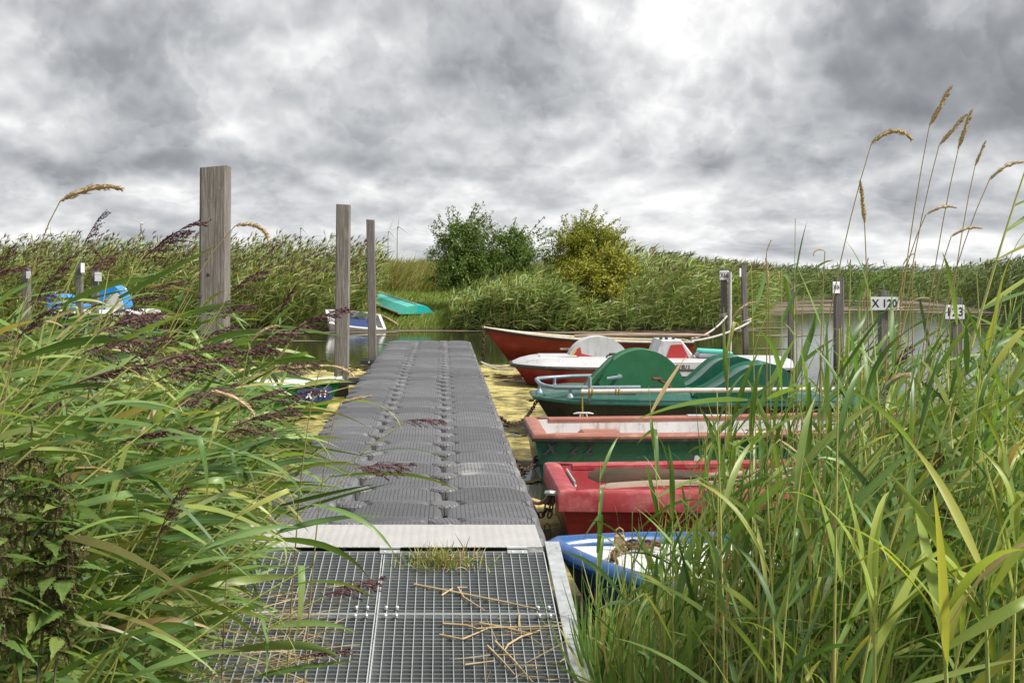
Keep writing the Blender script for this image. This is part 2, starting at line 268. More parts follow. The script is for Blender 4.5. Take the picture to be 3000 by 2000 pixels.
def pontoon_mat(name='grey_tread_plastic', lo=0.60, hi=0.74):
    m = bpy.data.materials.new(name); m.use_nodes = True; m.node_tree.nodes.clear(); t = NT(m.node_tree)
    co = t.n('ShaderNodeTexCoord').outputs['Object']; sp = t.n('ShaderNodeSeparateXYZ', {0: co})
    oi = t.n('ShaderNodeObjectInfo').outputs['Random']
    off = t.n('ShaderNodeCombineXYZ', {0: t.m('MULTIPLY', oi, 60.0), 1: t.m('MULTIPLY', oi, 23.0), 2: 0.0}).outputs[0]
    co2 = t.vm('ADD', co, off)
    x, y, z = sp.outputs
    wob = t.m('MULTIPLY', t.m('SUBTRACT', t.noise(co2, 14.0, 2), 0.5), 0.006)
    def groove(c, pitch, wd):
        f = t.m('ABSOLUTE', t.m('SUBTRACT', t.m('FRACT', t.m('DIVIDE', t.m('ADD', c, 5.0), pitch)), 0.5))
        return t.remap(f, 0.5 - wd, 0.5, 0.0, 1.0, True)
    gx = groove(t.m('ADD', x, wob), 0.023, 0.12); gy = groove(t.m('ADD', y, wob), 0.046, 0.08)
    g = t.m('MAXIMUM', gx, gy)
    top = t.m('MULTIPLY', t.m('LESS_THAN', t.m('ABSOLUTE', x), 0.215), t.m('LESS_THAN', t.m('ABSOLUTE', y), 0.205))
    top = t.m('MULTIPLY', top, t.m('GREATER_THAN', z, -0.03))
    hgt = t.m('MULTIPLY', t.m('MULTIPLY', g, top), -1.0)
    n1 = t.noise(co2, 7.0, 6, 0.65); n2 = t.noise(t.vm('MULTIPLY', co2, (3, 22, 1)), 5.0, 5, 0.7)
    tone = t.m('ADD', 0.66, t.m('MULTIPLY', t.m('FRACT', t.m('MULTIPLY', oi, 17.3)), 0.5))
    base = t.ramp(n1, [(0.3, (0.080, 0.081, 0.090)), (0.7, (0.132, 0.132, 0.142))])
    base = t.mix(1.0, base, t.n('ShaderNodeCombineXYZ', {0: tone, 1: tone, 2: tone}).outputs[0], 'MULTIPLY')
    scuff = t.m('MULTIPLY', t.remap(n2, lo, hi, 0, 0.6), t.remap(t.noise(co2, 3.0, 2), 0.45, 0.62))
    base = t.mix(scuff, base, (0.42, 0.41, 0.39))
    p = t.n('ShaderNodeBsdfPrincipled', {'Base Color': base, 'Roughness': t.remap(n1, 0.3, 0.7, 0.42, 0.62), 'Specular IOR Level': 0.45})
    hh = t.m('ADD', hgt, t.m('MULTIPLY', t.noise(co2, 160.0, 3), 0.12))
    b_ = t.n('ShaderNodeBump', {'Height': hh, 'Strength': 1.0, 'Distance': 0.011}); m.node_tree.links.new(b_.outputs[0], p.inputs['Normal'])
    o = t.n('ShaderNodeOutputMaterial'); m.node_tree.links.new(p.outputs[0], o.inputs[0]); return m
M['pontoon'] = pontoon_mat(); M['pontoon_scuffed'] = pontoon_mat('scuffed_tread_plastic', 0.36, 0.58)

def diamond_mat():
    m = bpy.data.materials.new('aluminium_tread_plate'); m.use_nodes = True; m.node_tree.nodes.clear(); t = NT(m.node_tree)
    co = t.n('ShaderNodeTexCoord').outputs['Object']; sp = t.n('ShaderNodeSeparateXYZ', {0: t.vm('MULTIPLY', co, (26, 26, 26))})
    a = t.m('ADD', sp.outputs[0], sp.outputs[1]); b = t.m('SUBTRACT', sp.outputs[0], sp.outputs[1])
    a = t.m('ADD', a, 200.0); b = t.m('ADD', b, 200.0)
    fa = t.m('SUBTRACT', t.m('FRACT', a), 0.5); fb = t.m('SUBTRACT', t.m('FRACT', b), 0.5)
    par = t.m('MODULO', t.m('ADD', t.m('FLOOR', a), t.m('FLOOR', b)), 2.0)
    def rib(p, q):
        st = t.m('ABSOLUTE', t.m('SUBTRACT', t.m('FRACT', t.m('ADD', t.m('MULTIPLY', p, 3.5), 0.5)), 0.5))
        return t.m('MULTIPLY', t.remap(st, 0.10, 0.30, 1, 0, True), t.remap(t.m('ABSOLUTE', q), 0.34, 0.46, 1, 0, True))
    h = t.m('ADD', t.m('MULTIPLY', rib(fa, fb), par), t.m('MULTIPLY', rib(fb, fa), t.m('SUBTRACT', 1.0, par)))
    n1 = t.noise(co, 5.0, 5, 0.6)
    col = t.ramp(n1, [(0.3, (0.49, 0.48, 0.47)), (0.7, (0.58, 0.57, 0.56))])
    p = t.n('ShaderNodeBsdfPrincipled', {'Base Color': col, 'Roughness': 0.5, 'Metallic': 0.25})
    b_ = t.n('ShaderNodeBump', {'Height': h, 'Strength': 1.0, 'Distance': 0.008}); m.node_tree.links.new(b_.outputs[0], p.inputs['Normal'])
    o = t.n('ShaderNodeOutputMaterial'); m.node_tree.links.new(p.outputs[0], o.inputs[0]); return m
M['diamond'] = diamond_mat()

def water_mat():
    m = bpy.data.materials.new('pond_water'); m.use_nodes = True; m.node_tree.nodes.clear(); t = NT(m.node_tree)
    co = t.n('ShaderNodeTexCoord').outputs['Object']
    r1 = t.noise(t.vm('MULTIPLY', co, (1, 1.6, 1)), 2.2, 3, 0.5); r2 = t.noise(t.vm('MULTIPLY', co, (1, 1.5, 1)), 9.0, 2, 0.5)
    hgt = t.m('ADD', r1, t.m('MULTIPLY', r2, 0.3))
    p = t.n('ShaderNodeBsdfPrincipled', {'Base Color': (0.022, 0.022, 0.012), 'Roughness': 0.045, 'IOR': 1.33, 'Specular IOR Level': 0.5})
    b_ = t.n('ShaderNodeBump', {'Height': hgt, 'Strength': 0.10, 'Distance': 0.03}); m.node_tree.links.new(b_.outputs[0], p.inputs['Normal'])
    o = t.n('ShaderNodeOutputMaterial'); m.node_tree.links.new(p.outputs[0], o.inputs[0]); return m
M['water'] = water_mat()

# ------------------------------------------------------------------ mesh helpers
def P(px, py, Y): return Vector(((px - CX) / F * Y, Y, H - (py - CY) / F * Y))       # photo pixel + distance -> point
K = 3000 / 2352.0
def tag(o, label=None, cat=None, group=None, kind=None):
    if label: o['label'] = label
    if cat: o['category'] = cat
    if group: o['group'] = group
    if kind: o['kind'] = kind
    return o
def link(name, me, parent=None, loc=None):
    o = bpy.data.objects.new(name, me); COL.objects.link(o)
    if parent is not None: o.parent = parent
    if loc is not None: o.location = loc
    return o
def thing(name, label, cat, loc=(0, 0, 0), rotz=0.0, group=None):
    o = bpy.data.objects.new(name, None); COL.objects.link(o); o.empty_display_size = 0.1
    o.location = loc; o.rotation_euler = (0, 0, rotz); return tag(o, label, cat, group)

class MB:
    def __init__(s): s.v = []; s.f = []; s.uv = None
    def add(s, vs, fs):
        b = len(s.v); s.v.extend([tuple(p) for p in vs]); s.f.extend([tuple(i + b for i in f) for f in fs]); return s
    def box(s, c, size, mat=None):
        x, y, z = [d / 2 for d in size]; c = Vector(c)
        vs = [Vector(p) for p in ((-x, -y, -z), (x, -y, -z), (x, y, -z), (-x, y, -z), (-x, -y, z), (x, -y, z), (x, y, z), (-x, y, z))]
        if mat is not None: vs = [mat @ p for p in vs]
        return s.add([c + p for p in vs], [(0, 3, 2, 1), (4, 5, 6, 7), (0, 1, 5, 4), (1, 2, 6, 5), (2, 3, 7, 6), (3, 0, 4, 7)])
    def bbox(s, c, size, b):                       # box with chamfered edges
        x, y, z = [d / 2 for d in size]; cx, cy, cz = c; vs = []; 
        for zz, ins in ((-z, b), (-z + b, 0), (z - b, 0), (z, b)):
            X, Y = x - ins, y - ins; e = b * 0.7
            for px, py in ((-X + e, -Y), (X - e, -Y), (X, -Y + e), (X, Y - e), (X - e, Y), (-X + e, Y), (-X, Y - e), (-X, -Y + e)): vs.append((cx + px, cy + py, cz + zz))
        fs = [tuple(range(7, -1, -1)), tuple(range(24, 32))]
        for r in range(3):
            for k in range(8): fs.append((r * 8 + k, r * 8 + (k + 1) % 8, r * 8 + 8 + (k + 1) % 8, r * 8 + 8 + k))
        return s.add(vs, fs)
    def tube(s, pts, rads, n=8, cap=True):
        pts = [Vector(p) for p in pts]
        if not isinstance(rads, (list, tuple)): rads = [rads] * len(pts)
        vs = []; up = None
        for i, p in enumerate(pts):
            d = (pts[min(i + 1, len(pts) - 1)] - pts[max(i - 1, 0)])
            if d.length < 1e-9: d = Vector((0, 0, 1))
            d.normalize()
            if up is None: up = Vector((0, 0, 1)) if abs(d.z) < 0.9 else Vector((1, 0, 0))
            a = d.cross(up); 
            if a.length < 1e-6: a = d.cross(Vector((0, 1, 0)))
            a.normalize(); b = a.cross(d); up = b
            for k in range(n):
                t = 2 * math.pi * k / n; vs.append(p + (a * math.cos(t) + b * math.sin(t)) * rads[i])
        fs = [(i * n + k, i * n + (k + 1) % n, (i + 1) * n + (k + 1) % n, (i + 1) * n + k) for i in range(len(pts) - 1) for k in range(n)]
        if cap: fs += [tuple(range(n - 1, -1, -1)), tuple(range((len(pts) - 1) * n, len(pts) * n))]
        return s.add(vs, fs)
    def grid(s, rows, close=False, flip=False):
        n = len(rows[0]); vs = [p for r in rows for p in r]; fs = []
        for i in range(len(rows) - 1):
            for k in range(n if close else n - 1):
                q = (i * n + k, i * n + (k + 1) % n, (i + 1) * n + (k + 1) % n, (i + 1) * n + k)
                fs.append(q[::-1] if flip else q)
        return s.add(vs, fs)
    def fan(s, pts, flip=False):
        f = tuple(range(len(pts))); return s.add(pts, [f[::-1] if flip else f])
    def extrude(s, outl, y0, y1, bev=0.0):         # closed outline of (x, z), swept along y
        c = Vector((sum(p[0] for p in outl) / len(outl), sum(p[1] for p in outl) / len(outl)))
        rings = [(y0, bev), (y0 + bev, 0.0), (y1 - bev, 0.0), (y1, bev)] if bev else [(y0, 0), (y1, 0)]
        rows = []; n = len(outl)
        for y, ins in rings:
            row = []
            for k in range(n):
                p0, p1, p2 = [Vector(outl[(k + j) % n]) for j in (-1, 0, 1)]
                e = (p2 - p0); nn = Vector((-e.y, e.x)); 
                if nn.length: nn.normalize()
                if nn.dot(c - p1) < 0 and False: nn = -nn
                q = p1 + nn * ins; row.append((q.x, y, q.y))
            rows.append(row)
        s.grid(rows, close=True); s.fan(rows[0]); s.fan(rows[-1], True); return s
    def sweep(s, path, sec, closed=True):          # path of points in plan, section of (outward, up)
        n = len(path); rows = []
        for i in range(n):
            p = Vector(path[i]); a = Vector(path[(i - 1) % n] if closed or i > 0 else path[i]); b = Vector(path[(i + 1) % n] if closed or i < n - 1 else path[i])
            d = b - a; d.z = 0
            if d.length < 1e-9: d = Vector((1, 0, 0))
            d.normalize(); o = Vector((d.y, -d.x, 0))
            rows.append([p + o * q[0] + Vector((0, 0, q[1])) for q in sec])
        if closed: rows.append(rows[0])
        return s.grid(rows, close=True)
    def mesh(s, name, mat, smooth=False):
        me = bpy.data.meshes.new(name); me.from_pydata(s.v, [], s.f); me.validate(); me.update()
        if mat is not None: me.materials.append(M[mat] if isinstance(mat, str) else mat)
        if smooth:
            me.polygons.foreach_set('use_smooth', [True] * len(me.polygons))
            try: me.set_sharp_from_angle(angle=R(38))
            except Exception: pass
        return me
    def build(s, name, mat, parent=None, smooth=False, loc=None):
        return link(name, s.mesh(name, mat, smooth), parent, loc)

def text_mesh(txt, size, mat, name='lettering', bold=0.0, shear=0.0, space=1.0):
    c = bpy.data.curves.new(name, 'FONT'); c.body = txt; c.size = size; c.align_x = 'CENTER'; c.align_y = 'CENTER'; c.offset = bold; c.shear = shear; c.space_character = space; c.extrude = 0.0008
    o = bpy.data.objects.new('tmp', c); COL.objects.link(o)
    me = bpy.data.meshes.new_from_object(o.evaluated_get(bpy.context.evaluated_depsgraph_get()))
    bpy.data.objects.remove(o); me.materials.clear(); me.materials.append(M[mat]); me.name = name; return me
def letters(txt, size, mat, parent, loc, rot=(math.pi / 2, 0, 0), **kw):
    o = link('lettering', text_mesh(txt, size, mat, **kw), parent, loc); o.rotation_euler = rot; return o

# ------------------------------------------------------------------ ground, water
LAKE = [(-90, 12), (-12, 9.5), (-5, 7.6), (-2.4, 6.6), (-1.1, 5.2), (0.6, 4.95), (1.6, 4.6), (3.2, 4.5), (4.8, 5.4), (6.5, 7.5), (9, 11), (12, 18), (17, 26), (19, 40), (21, 48), (24, 58), (26, 70),
        (22, 74), (17, 66), (12, 48), (9, 37.5), (7.9, 34.6), (5, 34.9), (2, 35.0), (0.2, 35.6), (-3, 35.8), (-8, 35.9), (-20, 36.5), (-90, 40)]
def shore_dist(x, y):                               # >0 on land, <0 in the lake (arrays)
    x = np.asarray(x, float); y = np.asarray(y, float); best = np.full(x.shape, 1e9); ins = np.zeros(x.shape, bool)
    n = len(LAKE)
    for i in range(n):
        (ax, ay), (bx, by) = LAKE[i], LAKE[(i + 1) % n]
        dx, dy = bx - ax, by - ay; tt = np.clip(((x - ax) * dx + (y - ay) * dy) / (dx * dx + dy * dy), 0, 1)
        best = np.minimum(best, np.hypot(x - ax - tt * dx, y - ay - tt * dy))
        cond = ((ay > y) != (by > y)) & (x < (bx - ax) * (y - ay) / (by - ay + 1e-12) + ax); ins ^= cond
    return np.where(ins, -best, best)
def ground_z(x, y):
    x = np.asarray(x, float); y = np.asarray(y, float); d = shore_dist(x, y)
    far = y > 28
    cap = np.where(far, 0.3 + 0.9 * np.clip((11 - x) / 4, 0, 1), 0.16)
    slope = np.where(far, 0.12, 0.14)
    rel = np.clip((x + 6) / 40.0, 0, 1)
    return np.where(d > 0, np.minimum(d * slope, cap), np.maximum(d * 0.5, -0.7)) + 0.03 * np.sin(x * 1.3 + y * 0.7) * np.clip(d, 0, 1)

def axis(parts):
    a = []
    for lo, hi, st in parts: a += list(np.arange(lo, hi, st))
    return np.array(sorted(set(np.round(a, 3))))
gx = axis([(-6000, -600, 900), (-600, -100, 100), (-100, -16, 6), (-16, 12, 0.5), (12, 34, 1.0), (34, 100, 6), (100, 600, 100), (600, 6001, 900)])
gy = axis([(-300, -20, 70), (-20, 0, 4), (0, 10, 0.35), (10, 32, 1.0), (32, 50, 0.4), (50, 90, 1.5), (90, 200, 10), (200, 1000, 100), (1000, 7001, 1000)])
XX, YY = np.meshgrid(gx, gy); ZZ = ground_z(XX, YY)
me = bpy.data.meshes.new('ground')
nx, ny = len(gx), len(gy)
vs = np.stack([XX.ravel(), YY.ravel(), ZZ.ravel()], 1)
idx = np.arange(nx * ny).reshape(ny, nx)
fs = np.stack([idx[:-1, :-1].ravel(), idx[:-1, 1:].ravel(), idx[1:, 1:].ravel(), idx[1:, :-1].ravel()], 1)
me.from_pydata(vs.tolist(), [], fs.tolist()); me.materials.append(M['ground'])
rs = np.random.RandomState(3)
colg = np.tile(np.array([0.085, 0.075, 0.04, 1.0]), (nx * ny, 1))
farm = (YY > 30).ravel()
colg[farm] = (0.09, 0.13, 0.035, 1)
wet = (np.abs(shore_dist(XX, YY)) < 0.8).ravel() | (ZZ.ravel() < 0.02)
colg[wet] = (0.06, 0.05, 0.03, 1)
at = me.color_attributes.new('Col', 'FLOAT_COLOR', 'POINT'); at.data.foreach_set('color', colg.ravel().astype(np.float32))
me.polygons.foreach_set('use_smooth', [True] * len(me.polygons))
tag(link('ground', me), 'grassy marsh ground and far bank behind the moorings', 'ground', kind='structure')
MB().add([(-90, 3, 0), (40, 3, 0), (40, 80, 0), (-90, 80, 0)], [(0, 1, 2, 3)])
wb = MB(); wb.grid([[(x, y, 0) for x in np.linspace(-92, 42, 12)] for y in np.linspace(2.5, 82, 8)])
tag(wb.build('water', 'water'), 'still dark pond water reflecting the clouds', 'water', kind='structure')
hb = MB(); rows = [[], []]
for i, x in enumerate(np.linspace(-5500, 5500, 80)):
    h = 6 + 5 * mnoise.noise((x * 0.0012, 2.0, 0)) + (9 if x > 500 else 0) * (0.6 + 0.5 * mnoise.noise((x * 0.002, 7, 0)))
    rows[0].append((x, 5200, -5)); rows[1].append((x, 5400, max(h, 1.0)))
hb.grid(rows, flip=True); hb.grid([rows[1], [(p[0], 5900, -5) for p in rows[1]]], flip=True)
M['hill'] = pmat('haze_blue_wood', (0.10, 0.135, 0.16), (0.12, 0.15, 0.17), 0.004, 1.0)  # blue of the distance haze is put into the wood's colour
tag(hb.build('hills', 'hill'), 'low haze-blue wooded rise on the horizon', 'hills', kind='structure')

def noise_sheet(name, mat, x0, x1, y0, y1, cx, cy, keep, colour, z, label, cat):
    nx_, ny_ = int((x1 - x0) / cx), int((y1 - y0) / cy); vid = {}; v = []; f = []; col = []
    def vert(i, j):
        k = (i, j)
        if k not in vid:
            jx = (mnoise.random() - 0.5) * 0.6 * cx; jy = (mnoise.random() - 0.5) * 0.6 * cy
            x, y = x0 + i * cx + jx, y0 + j * cy + jy
            vid[k] = len(v); v.append((x, y, z + 0.003 * mnoise.noise((x * 6, y * 6, 3)))); col.append(tuple(colour(x, y)) + (1,))
        return vid[k]
    for j in range(ny_):
        for i in range(nx_):
            ks = [keep(x0 + (i + a) * cx, y0 + (j + b) * cy) for a, b in ((0, 0), (1, 0), (1, 1), (0, 1))]
            if all(ks): f.append((vert(i, j), vert(i + 1, j), vert(i + 1, j + 1), vert(i, j + 1)))
            elif sum(ks) == 3:
                q = [(i, j), (i + 1, j), (i + 1, j + 1), (i, j + 1)]; q.pop(ks.index(False)); f.append(tuple(vert(*p) for p in q))
    m_ = bpy.data.meshes.new(name); m_.from_pydata(v, [], f); m_.materials.append(M[mat])
    a_ = m_.color_attributes.new('Col', 'FLOAT_COLOR', 'POINT'); a_.data.foreach_set('color', np.array(col, np.float32).ravel())
    return tag(link(name, m_), label, cat, kind='stuff')
mnoise.seed_set(5)
def fb(x, y, s, z=0.0): return mnoise.fractal((x * s, y * s, z), 0.8, 2.1, 4)
def alg_keep(x, y):
    if x < -1.05 and y < 7.2: return False
    b = 0.58 if x > 0 else 0.4
    if y > 21: b -= (y - 21) * 0.35
    if 9.0 < y < 9.9 and 0.4 < x < 0.9: b -= 0.75
    return fb(x * 1.6, y * 0.7, 0.9) + 0.45 * fb(x, y, 4.0, 3) + 0.22 * fb(x, y, 13.0, 5) + b > 0
def alg_col(x, y):
    n = 0.9 * fb(x * 1.2, y * 0.6, 0.8, 9.0) + 0.6 * fb(x, y, 5.0, 2.0)
    yel = np.array((0.52, 0.45, 0.17)); oli = np.array((0.16, 0.135, 0.04)); dk = np.array((0.075, 0.06, 0.03))
    k = min(max(0.62 + n * 1.1 - max(0, (9.0 - y)) * 0.45, 0), 1)
    return tuple(oli + (yel - oli) * (k - 0.4) / 0.6) if k > 0.4 else tuple(dk + (oli - dk) * k / 0.4)
noise_sheet('floating_algae', 'algae', 0.35, 3.4, 5.0, 22.5, 0.03, 0.05, alg_keep, alg_col, 0.006, 'yellow-green algae mat floating between the dock and the moored boats', 'algae')
noise_sheet('floating_algae', 'algae', -3.4, -0.85, 6.5, 22.5, 0.045, 0.07, alg_keep, alg_col, 0.006, 'yellow algae mat floating left of the dock by the posts', 'algae')
_i, _j = np.meshgrid(np.arange(0, 102), np.arange(0, 114)); _d = shore_dist(-14 + _i * 0.4, 27 + _j * 0.42)
SD = {(int(a), int(b)): float(c) for a, b, c in zip(_i.ravel(), _j.ravel(), _d.ravel())}
def sc_keep(x, y):
    d = SD.get((round((x + 14) / 0.4), round((y - 27) / 0.42)), 1.0)
    if d > 0.3: return False
    edge = 1.25 * math.exp(d / 1.5) if x < 9 else (1.2 * math.exp(d / 5.0) if y > 50 else 0.75 * math.exp(d / 0.8))
    return 1.1 * fb(x * 0.45, y * 1.3, 0.55, 4.0) + edge - 0.62 > 0
def sc_col(x, y):
    n = fb(x * 0.5, y * 1.5, 1.0, 6.0); return tuple(np.array((0.15, 0.122, 0.085)) * (1 + 0.5 * n))
noise_sheet('pond_scum', 'scum', -14, 26, 27.0, 74, 0.4, 0.42, sc_keep, sc_col, 0.008, 'brown scum drifting on the water along the far shore', 'algae')

# ------------------------------------------------------------------ floating dock
DX0, PW, ROWS, DY0 = -1.025, 0.516, 35, 6.10
DZ = 0.35
def cube_mesh():
    mb = MB(); n = 24; half = 0.248; rows = []
    for j in range(n + 1):
        row = []
        for i in range(n + 1):
            u, v = -1 + 2 * i / n, -1 + 2 * j / n
            # denser sampling near the edges
            u = math.copysign(abs(u) ** 0.75, u); v = math.copysign(abs(v) ** 0.75, v)
            x = u * math.sqrt(1 - 0.10 * v * v) * half * 1.035; y = v * math.sqrt(1 - 0.10 * u * u) * half * 1.03
            dome = 0.024 * (1 - abs(u) ** 2.4) * (1 - 0.12 * v * v)
            e = max(abs(u), abs(v)); edge = -0.042 * max(0, (abs(v) - 0.87) / 0.13) ** 2 - 0.06 * max(0, (abs(u) - 0.90) / 0.10) ** 2
            cd = math.hypot((1 - abs(u)), (1 - abs(v))); lug = -0.032 * max(0, min(1, (0.40 - cd) / 0.06))
            row.append((x, y, dome + edge + lug - 0.005))
        rows.append(row)
    mb.grid(rows)
    ring = [rows[0][i] for i in range(n)] + [rows[j][n] for j in range(n)] + [rows[n][n - i] for i in range(n)] + [rows[n - j][0] for j in range(n)]
    lv = [ring]
    for dz, sc in ((-0.085, 1.012), (-0.17, 1.0), (-0.20, 0.965), (-0.22, 0.995), (-0.40, 0.985)):
        lv.append([(p[0] * sc, p[1] * sc, dz) for p in ring])
    mb.grid(lv, close=True, flip=True)
    return mb.mesh('float_cube', 'pontoon', True)
def pin_mesh():
    mb = MB(); prof = [(0.0, 0.012), (0.05, 0.012), (0.074, 0.008), (0.085, -0.004), (0.087, -0.05)]; n = 20
    rows = [[(r * math.cos(2 * math.pi * k / n), r * math.sin(2 * math.pi * k / n), z) for k in range(n)] for r, z in prof]
    mb.grid(rows, close=True, flip=True)
    return mb.mesh('connector_pin', 'pin', True)
def pin_mat():
    m = bpy.data.materials.new('pin_plastic'); m.use_nodes = True; m.node_tree.nodes.clear(); t = NT(m.node_tree)
    co = t.n('ShaderNodeTexCoord').outputs['Object']; sp = t.n('ShaderNodeSeparateXYZ', {0: co})
    a = t.m('ADD', sp.outputs[0], sp.outputs[1]); b = t.m('SUBTRACT', sp.outputs[0], sp.outputs[1])
    g = t.m('MAXIMUM', *[t.remap(t.m('ABSOLUTE', t.m('SUBTRACT', t.m('FRACT', t.m('MULTIPLY', t.m('ADD', q, 3.0), 30.0)), 0.5)), 0.36, 0.5, 0, 1) for q in (a, b)])
    oi = t.n('ShaderNodeObjectInfo').outputs['Random']
    col = t.ramp(oi, [(0, (0.10, 0.10, 0.108)), (1, (0.16, 0.16, 0.165))])
    p = t.n('ShaderNodeBsdfPrincipled', {'Base Color': col, 'Roughness': 0.5})
    b_ = t.n('ShaderNodeBump', {'Height': t.m('MULTIPLY', g, -1.0), 'Strength': 0.9, 'Distance': 0.006}); m.node_tree.links.new(b_.outputs[0], p.inputs['Normal'])
    o = t.n('ShaderNodeOutputMaterial'); m.node_tree.links.new(p.outputs[0], o.inputs[0]); return m
M['pin'] = pin_mat()
dock = thing('floating_dock', 'long floating dock of grey ribbed plastic cubes running out over the pond', 'dock', (0, DY0, 0))
cm, pm = cube_mesh(), pin_mesh()
for j in range(ROWS):
    for i in range(3):
        o = link('float_cube', cm, dock, (DX0 + PW * (i + 0.5) + rnd.uniform(-.004, .004), 0.25 + 0.5 * j + rnd.uniform(-.003, .003), DZ + rnd.uniform(-.006, .004)))
        if (j, i) == (4, 2): o.material_slots[0].link = 'OBJECT'; o.material_slots[0].material = M['pontoon_scuffed']; o['label'] = 'float cube with pale scuffed top'
        o.rotation_euler = (rnd.uniform(-.012, .012), rnd.uniform(-.015, .015), rnd.uniform(-.008, .008) + (math.pi if rnd.random() < .5 else 0))
    for i in (1, 2):
        o = link('connector_pin', pm, dock, (DX0 + PW * i, 0.5 * (j + 1), DZ + 0.001)); o.rotation_euler = (0, 0, rnd.uniform(0, 3))

# ------------------------------------------------------------------ gangway with grating
GY, GZ, GS = 5.77, 0.385, 0.17                       # hinge line, slope towards the shore
gl = math.hypot(1, GS)
def G(x, s, n=0.0): return Vector((x, -s / gl - n * GS / gl * -1 * -1, -s * GS / gl + n / gl))     # local to hinge
gw = thing('gangway', 'galvanised steel gangway of mesh gratings leading onto the floating dock', 'gangway', (0, GY, GZ))
GX0, GX1, GXM, GLEN, GSM = -0.985, 0.455, -0.268, 2.35, 0.66
def gbox(mb, x0, x1, s0, s1, n0, n1):
    vs = [G(x, s, n) for n in (n0, n1) for x, s in ((x0, s0), (x1, s0), (x1, s1), (x0, s1))]
    mb.add(vs, [(0, 1, 2, 3), (7, 6, 5, 4), (0, 4, 5, 1), (1, 5, 6, 2), (2, 6, 7, 3), (3, 7, 4, 0)])
for (xa, xb) in ((GX0, GXM - 0.003), (GXM + 0.003, GX1)):
    for (sa, sb) in ((0.012, GSM - 0.003), (GSM + 0.003, 2 * GSM - 0.003), (2 * GSM + 0.003, 3.5 * GSM)):
        fr = MB(); w = 0.004
        gbox(fr, xa, xb, sa, sa + w, -0.034, 0); gbox(fr, xa, xb, sb - w, sb, -0.034, 0)
        gbox(fr, xa, xa + w, sa + w, sb - w, -0.034, -0.0005); gbox(fr, xb - w, xb, sa + w, sb - w, -0.034, -0.0005)
        fo = fr.build('grating_panel', 'galv_top', gw)
        bb = MB(); nb = int((sb - sa) / 0.0305)
        for k in range(1, nb):
            s = sa + (sb - sa) * k / nb; gbox(bb, xa + w, xb - w, s - 0.0014, s + 0.0014, -0.032, -0.002)
        tag(bb.build('bearing_bars', 'galv_bar', fo), kind='stuff')
        cb = MB(); nc = int((xb - xa) / 0.0362)
        for k in range(1, nc):
            x = xa + (xb - xa) * k / nc; gbox(cb, x - 0.0016, x + 0.0016, sa + w, sb - w, -0.009, -0.0008)
        tag(cb.build('cross_bars', 'cross_bar', fo), kind='stuff')
for x0, x1 in ((GX1 + 0.012, GX1 + 0.078), (GX0 - 0.078, GX0 - 0.012)):
    rb = MB(); gbox(rb, x0, x1, -0.10, 2.4, -0.012, 0.004); gbox(rb, (x0 if x0 < 0 else x1 - 0.008), (x0 + 0.008 if x0 < 0 else x1), -0.10, 2.4, -0.14, -0.0121); rb.build('side_rail', 'galv', gw)
for s in (0.64, 1.98):
    jb = MB(); gbox(jb, GX0, GX1, s, s + 0.04, -0.10, -0.036); jb.build('cross_beam', 'galv', gw)
jb = MB(); gbox(jb, GXM - 0.03, GXM + 0.03, 0.02, 2.3, -0.13, -0.101); jb.build('centre_beam', 'galv', gw)
pb = MB(); pb.bbox((0, 0, 0), (1.425, 0.47, 0.006), 0.002)
pl = pb.build('tread_plate', 'diamond', gw, loc=(-0.262, 0.245, 0.016)); pl.rotation_euler = (R(0.8), 0, 0)
for hx in (-0.24, 0.335):
    hbm = MB(); gbox(hbm, hx - 0.045, hx + 0.045, 0.004, 0.042, 0.0012, 0.005); h_ = hbm.build('hinge', 'galv', gw)
    kb = MB(); kb.tube([(hx - 0.046, 0.004, 0.012), (hx + 0.046, 0.004, 0.012)], 0.0075, 10); kb.build('hinge_pin', 'galv_top', h_)
    for q in (-0.022, 0.022):
        rv = MB(); c = G(hx + q, 0.028, 0.006); rv.tube([c, c + Vector((0, 0, 0.003))], [0.005, 0.003], 8); rv.build('rivet', 'galv_top', h_)
for cxx in (GXM - 0.06, GXM + 0.06, GX1 - 0.05):
    for ss in (GSM - 0.035, GSM + 0.038):
        for q in (-0.022, 0.022):
            c = G(cxx + q, ss, 0.002); bm_ = MB(); bm_.tube([c, c + Vector((0, 0, 0.010)), c + Vector((0, 0, 0.014))], [0.008, 0.008, 0.005], 6); bm_.build('bolt', 'galv_top', gw)
def on_gangway(px, py, n=0.004):                      # photo pixel -> point on the inclined grating
    d = Vector(((px - CX) / F, 1.0, -(py - CY) / F)); # plane: z - GZ = GS*(y-GY) + n
    tt = (GZ + n - GS * GY - H) / (d.z - GS * d.y); return Vector((0, 0, H)) + d * tt

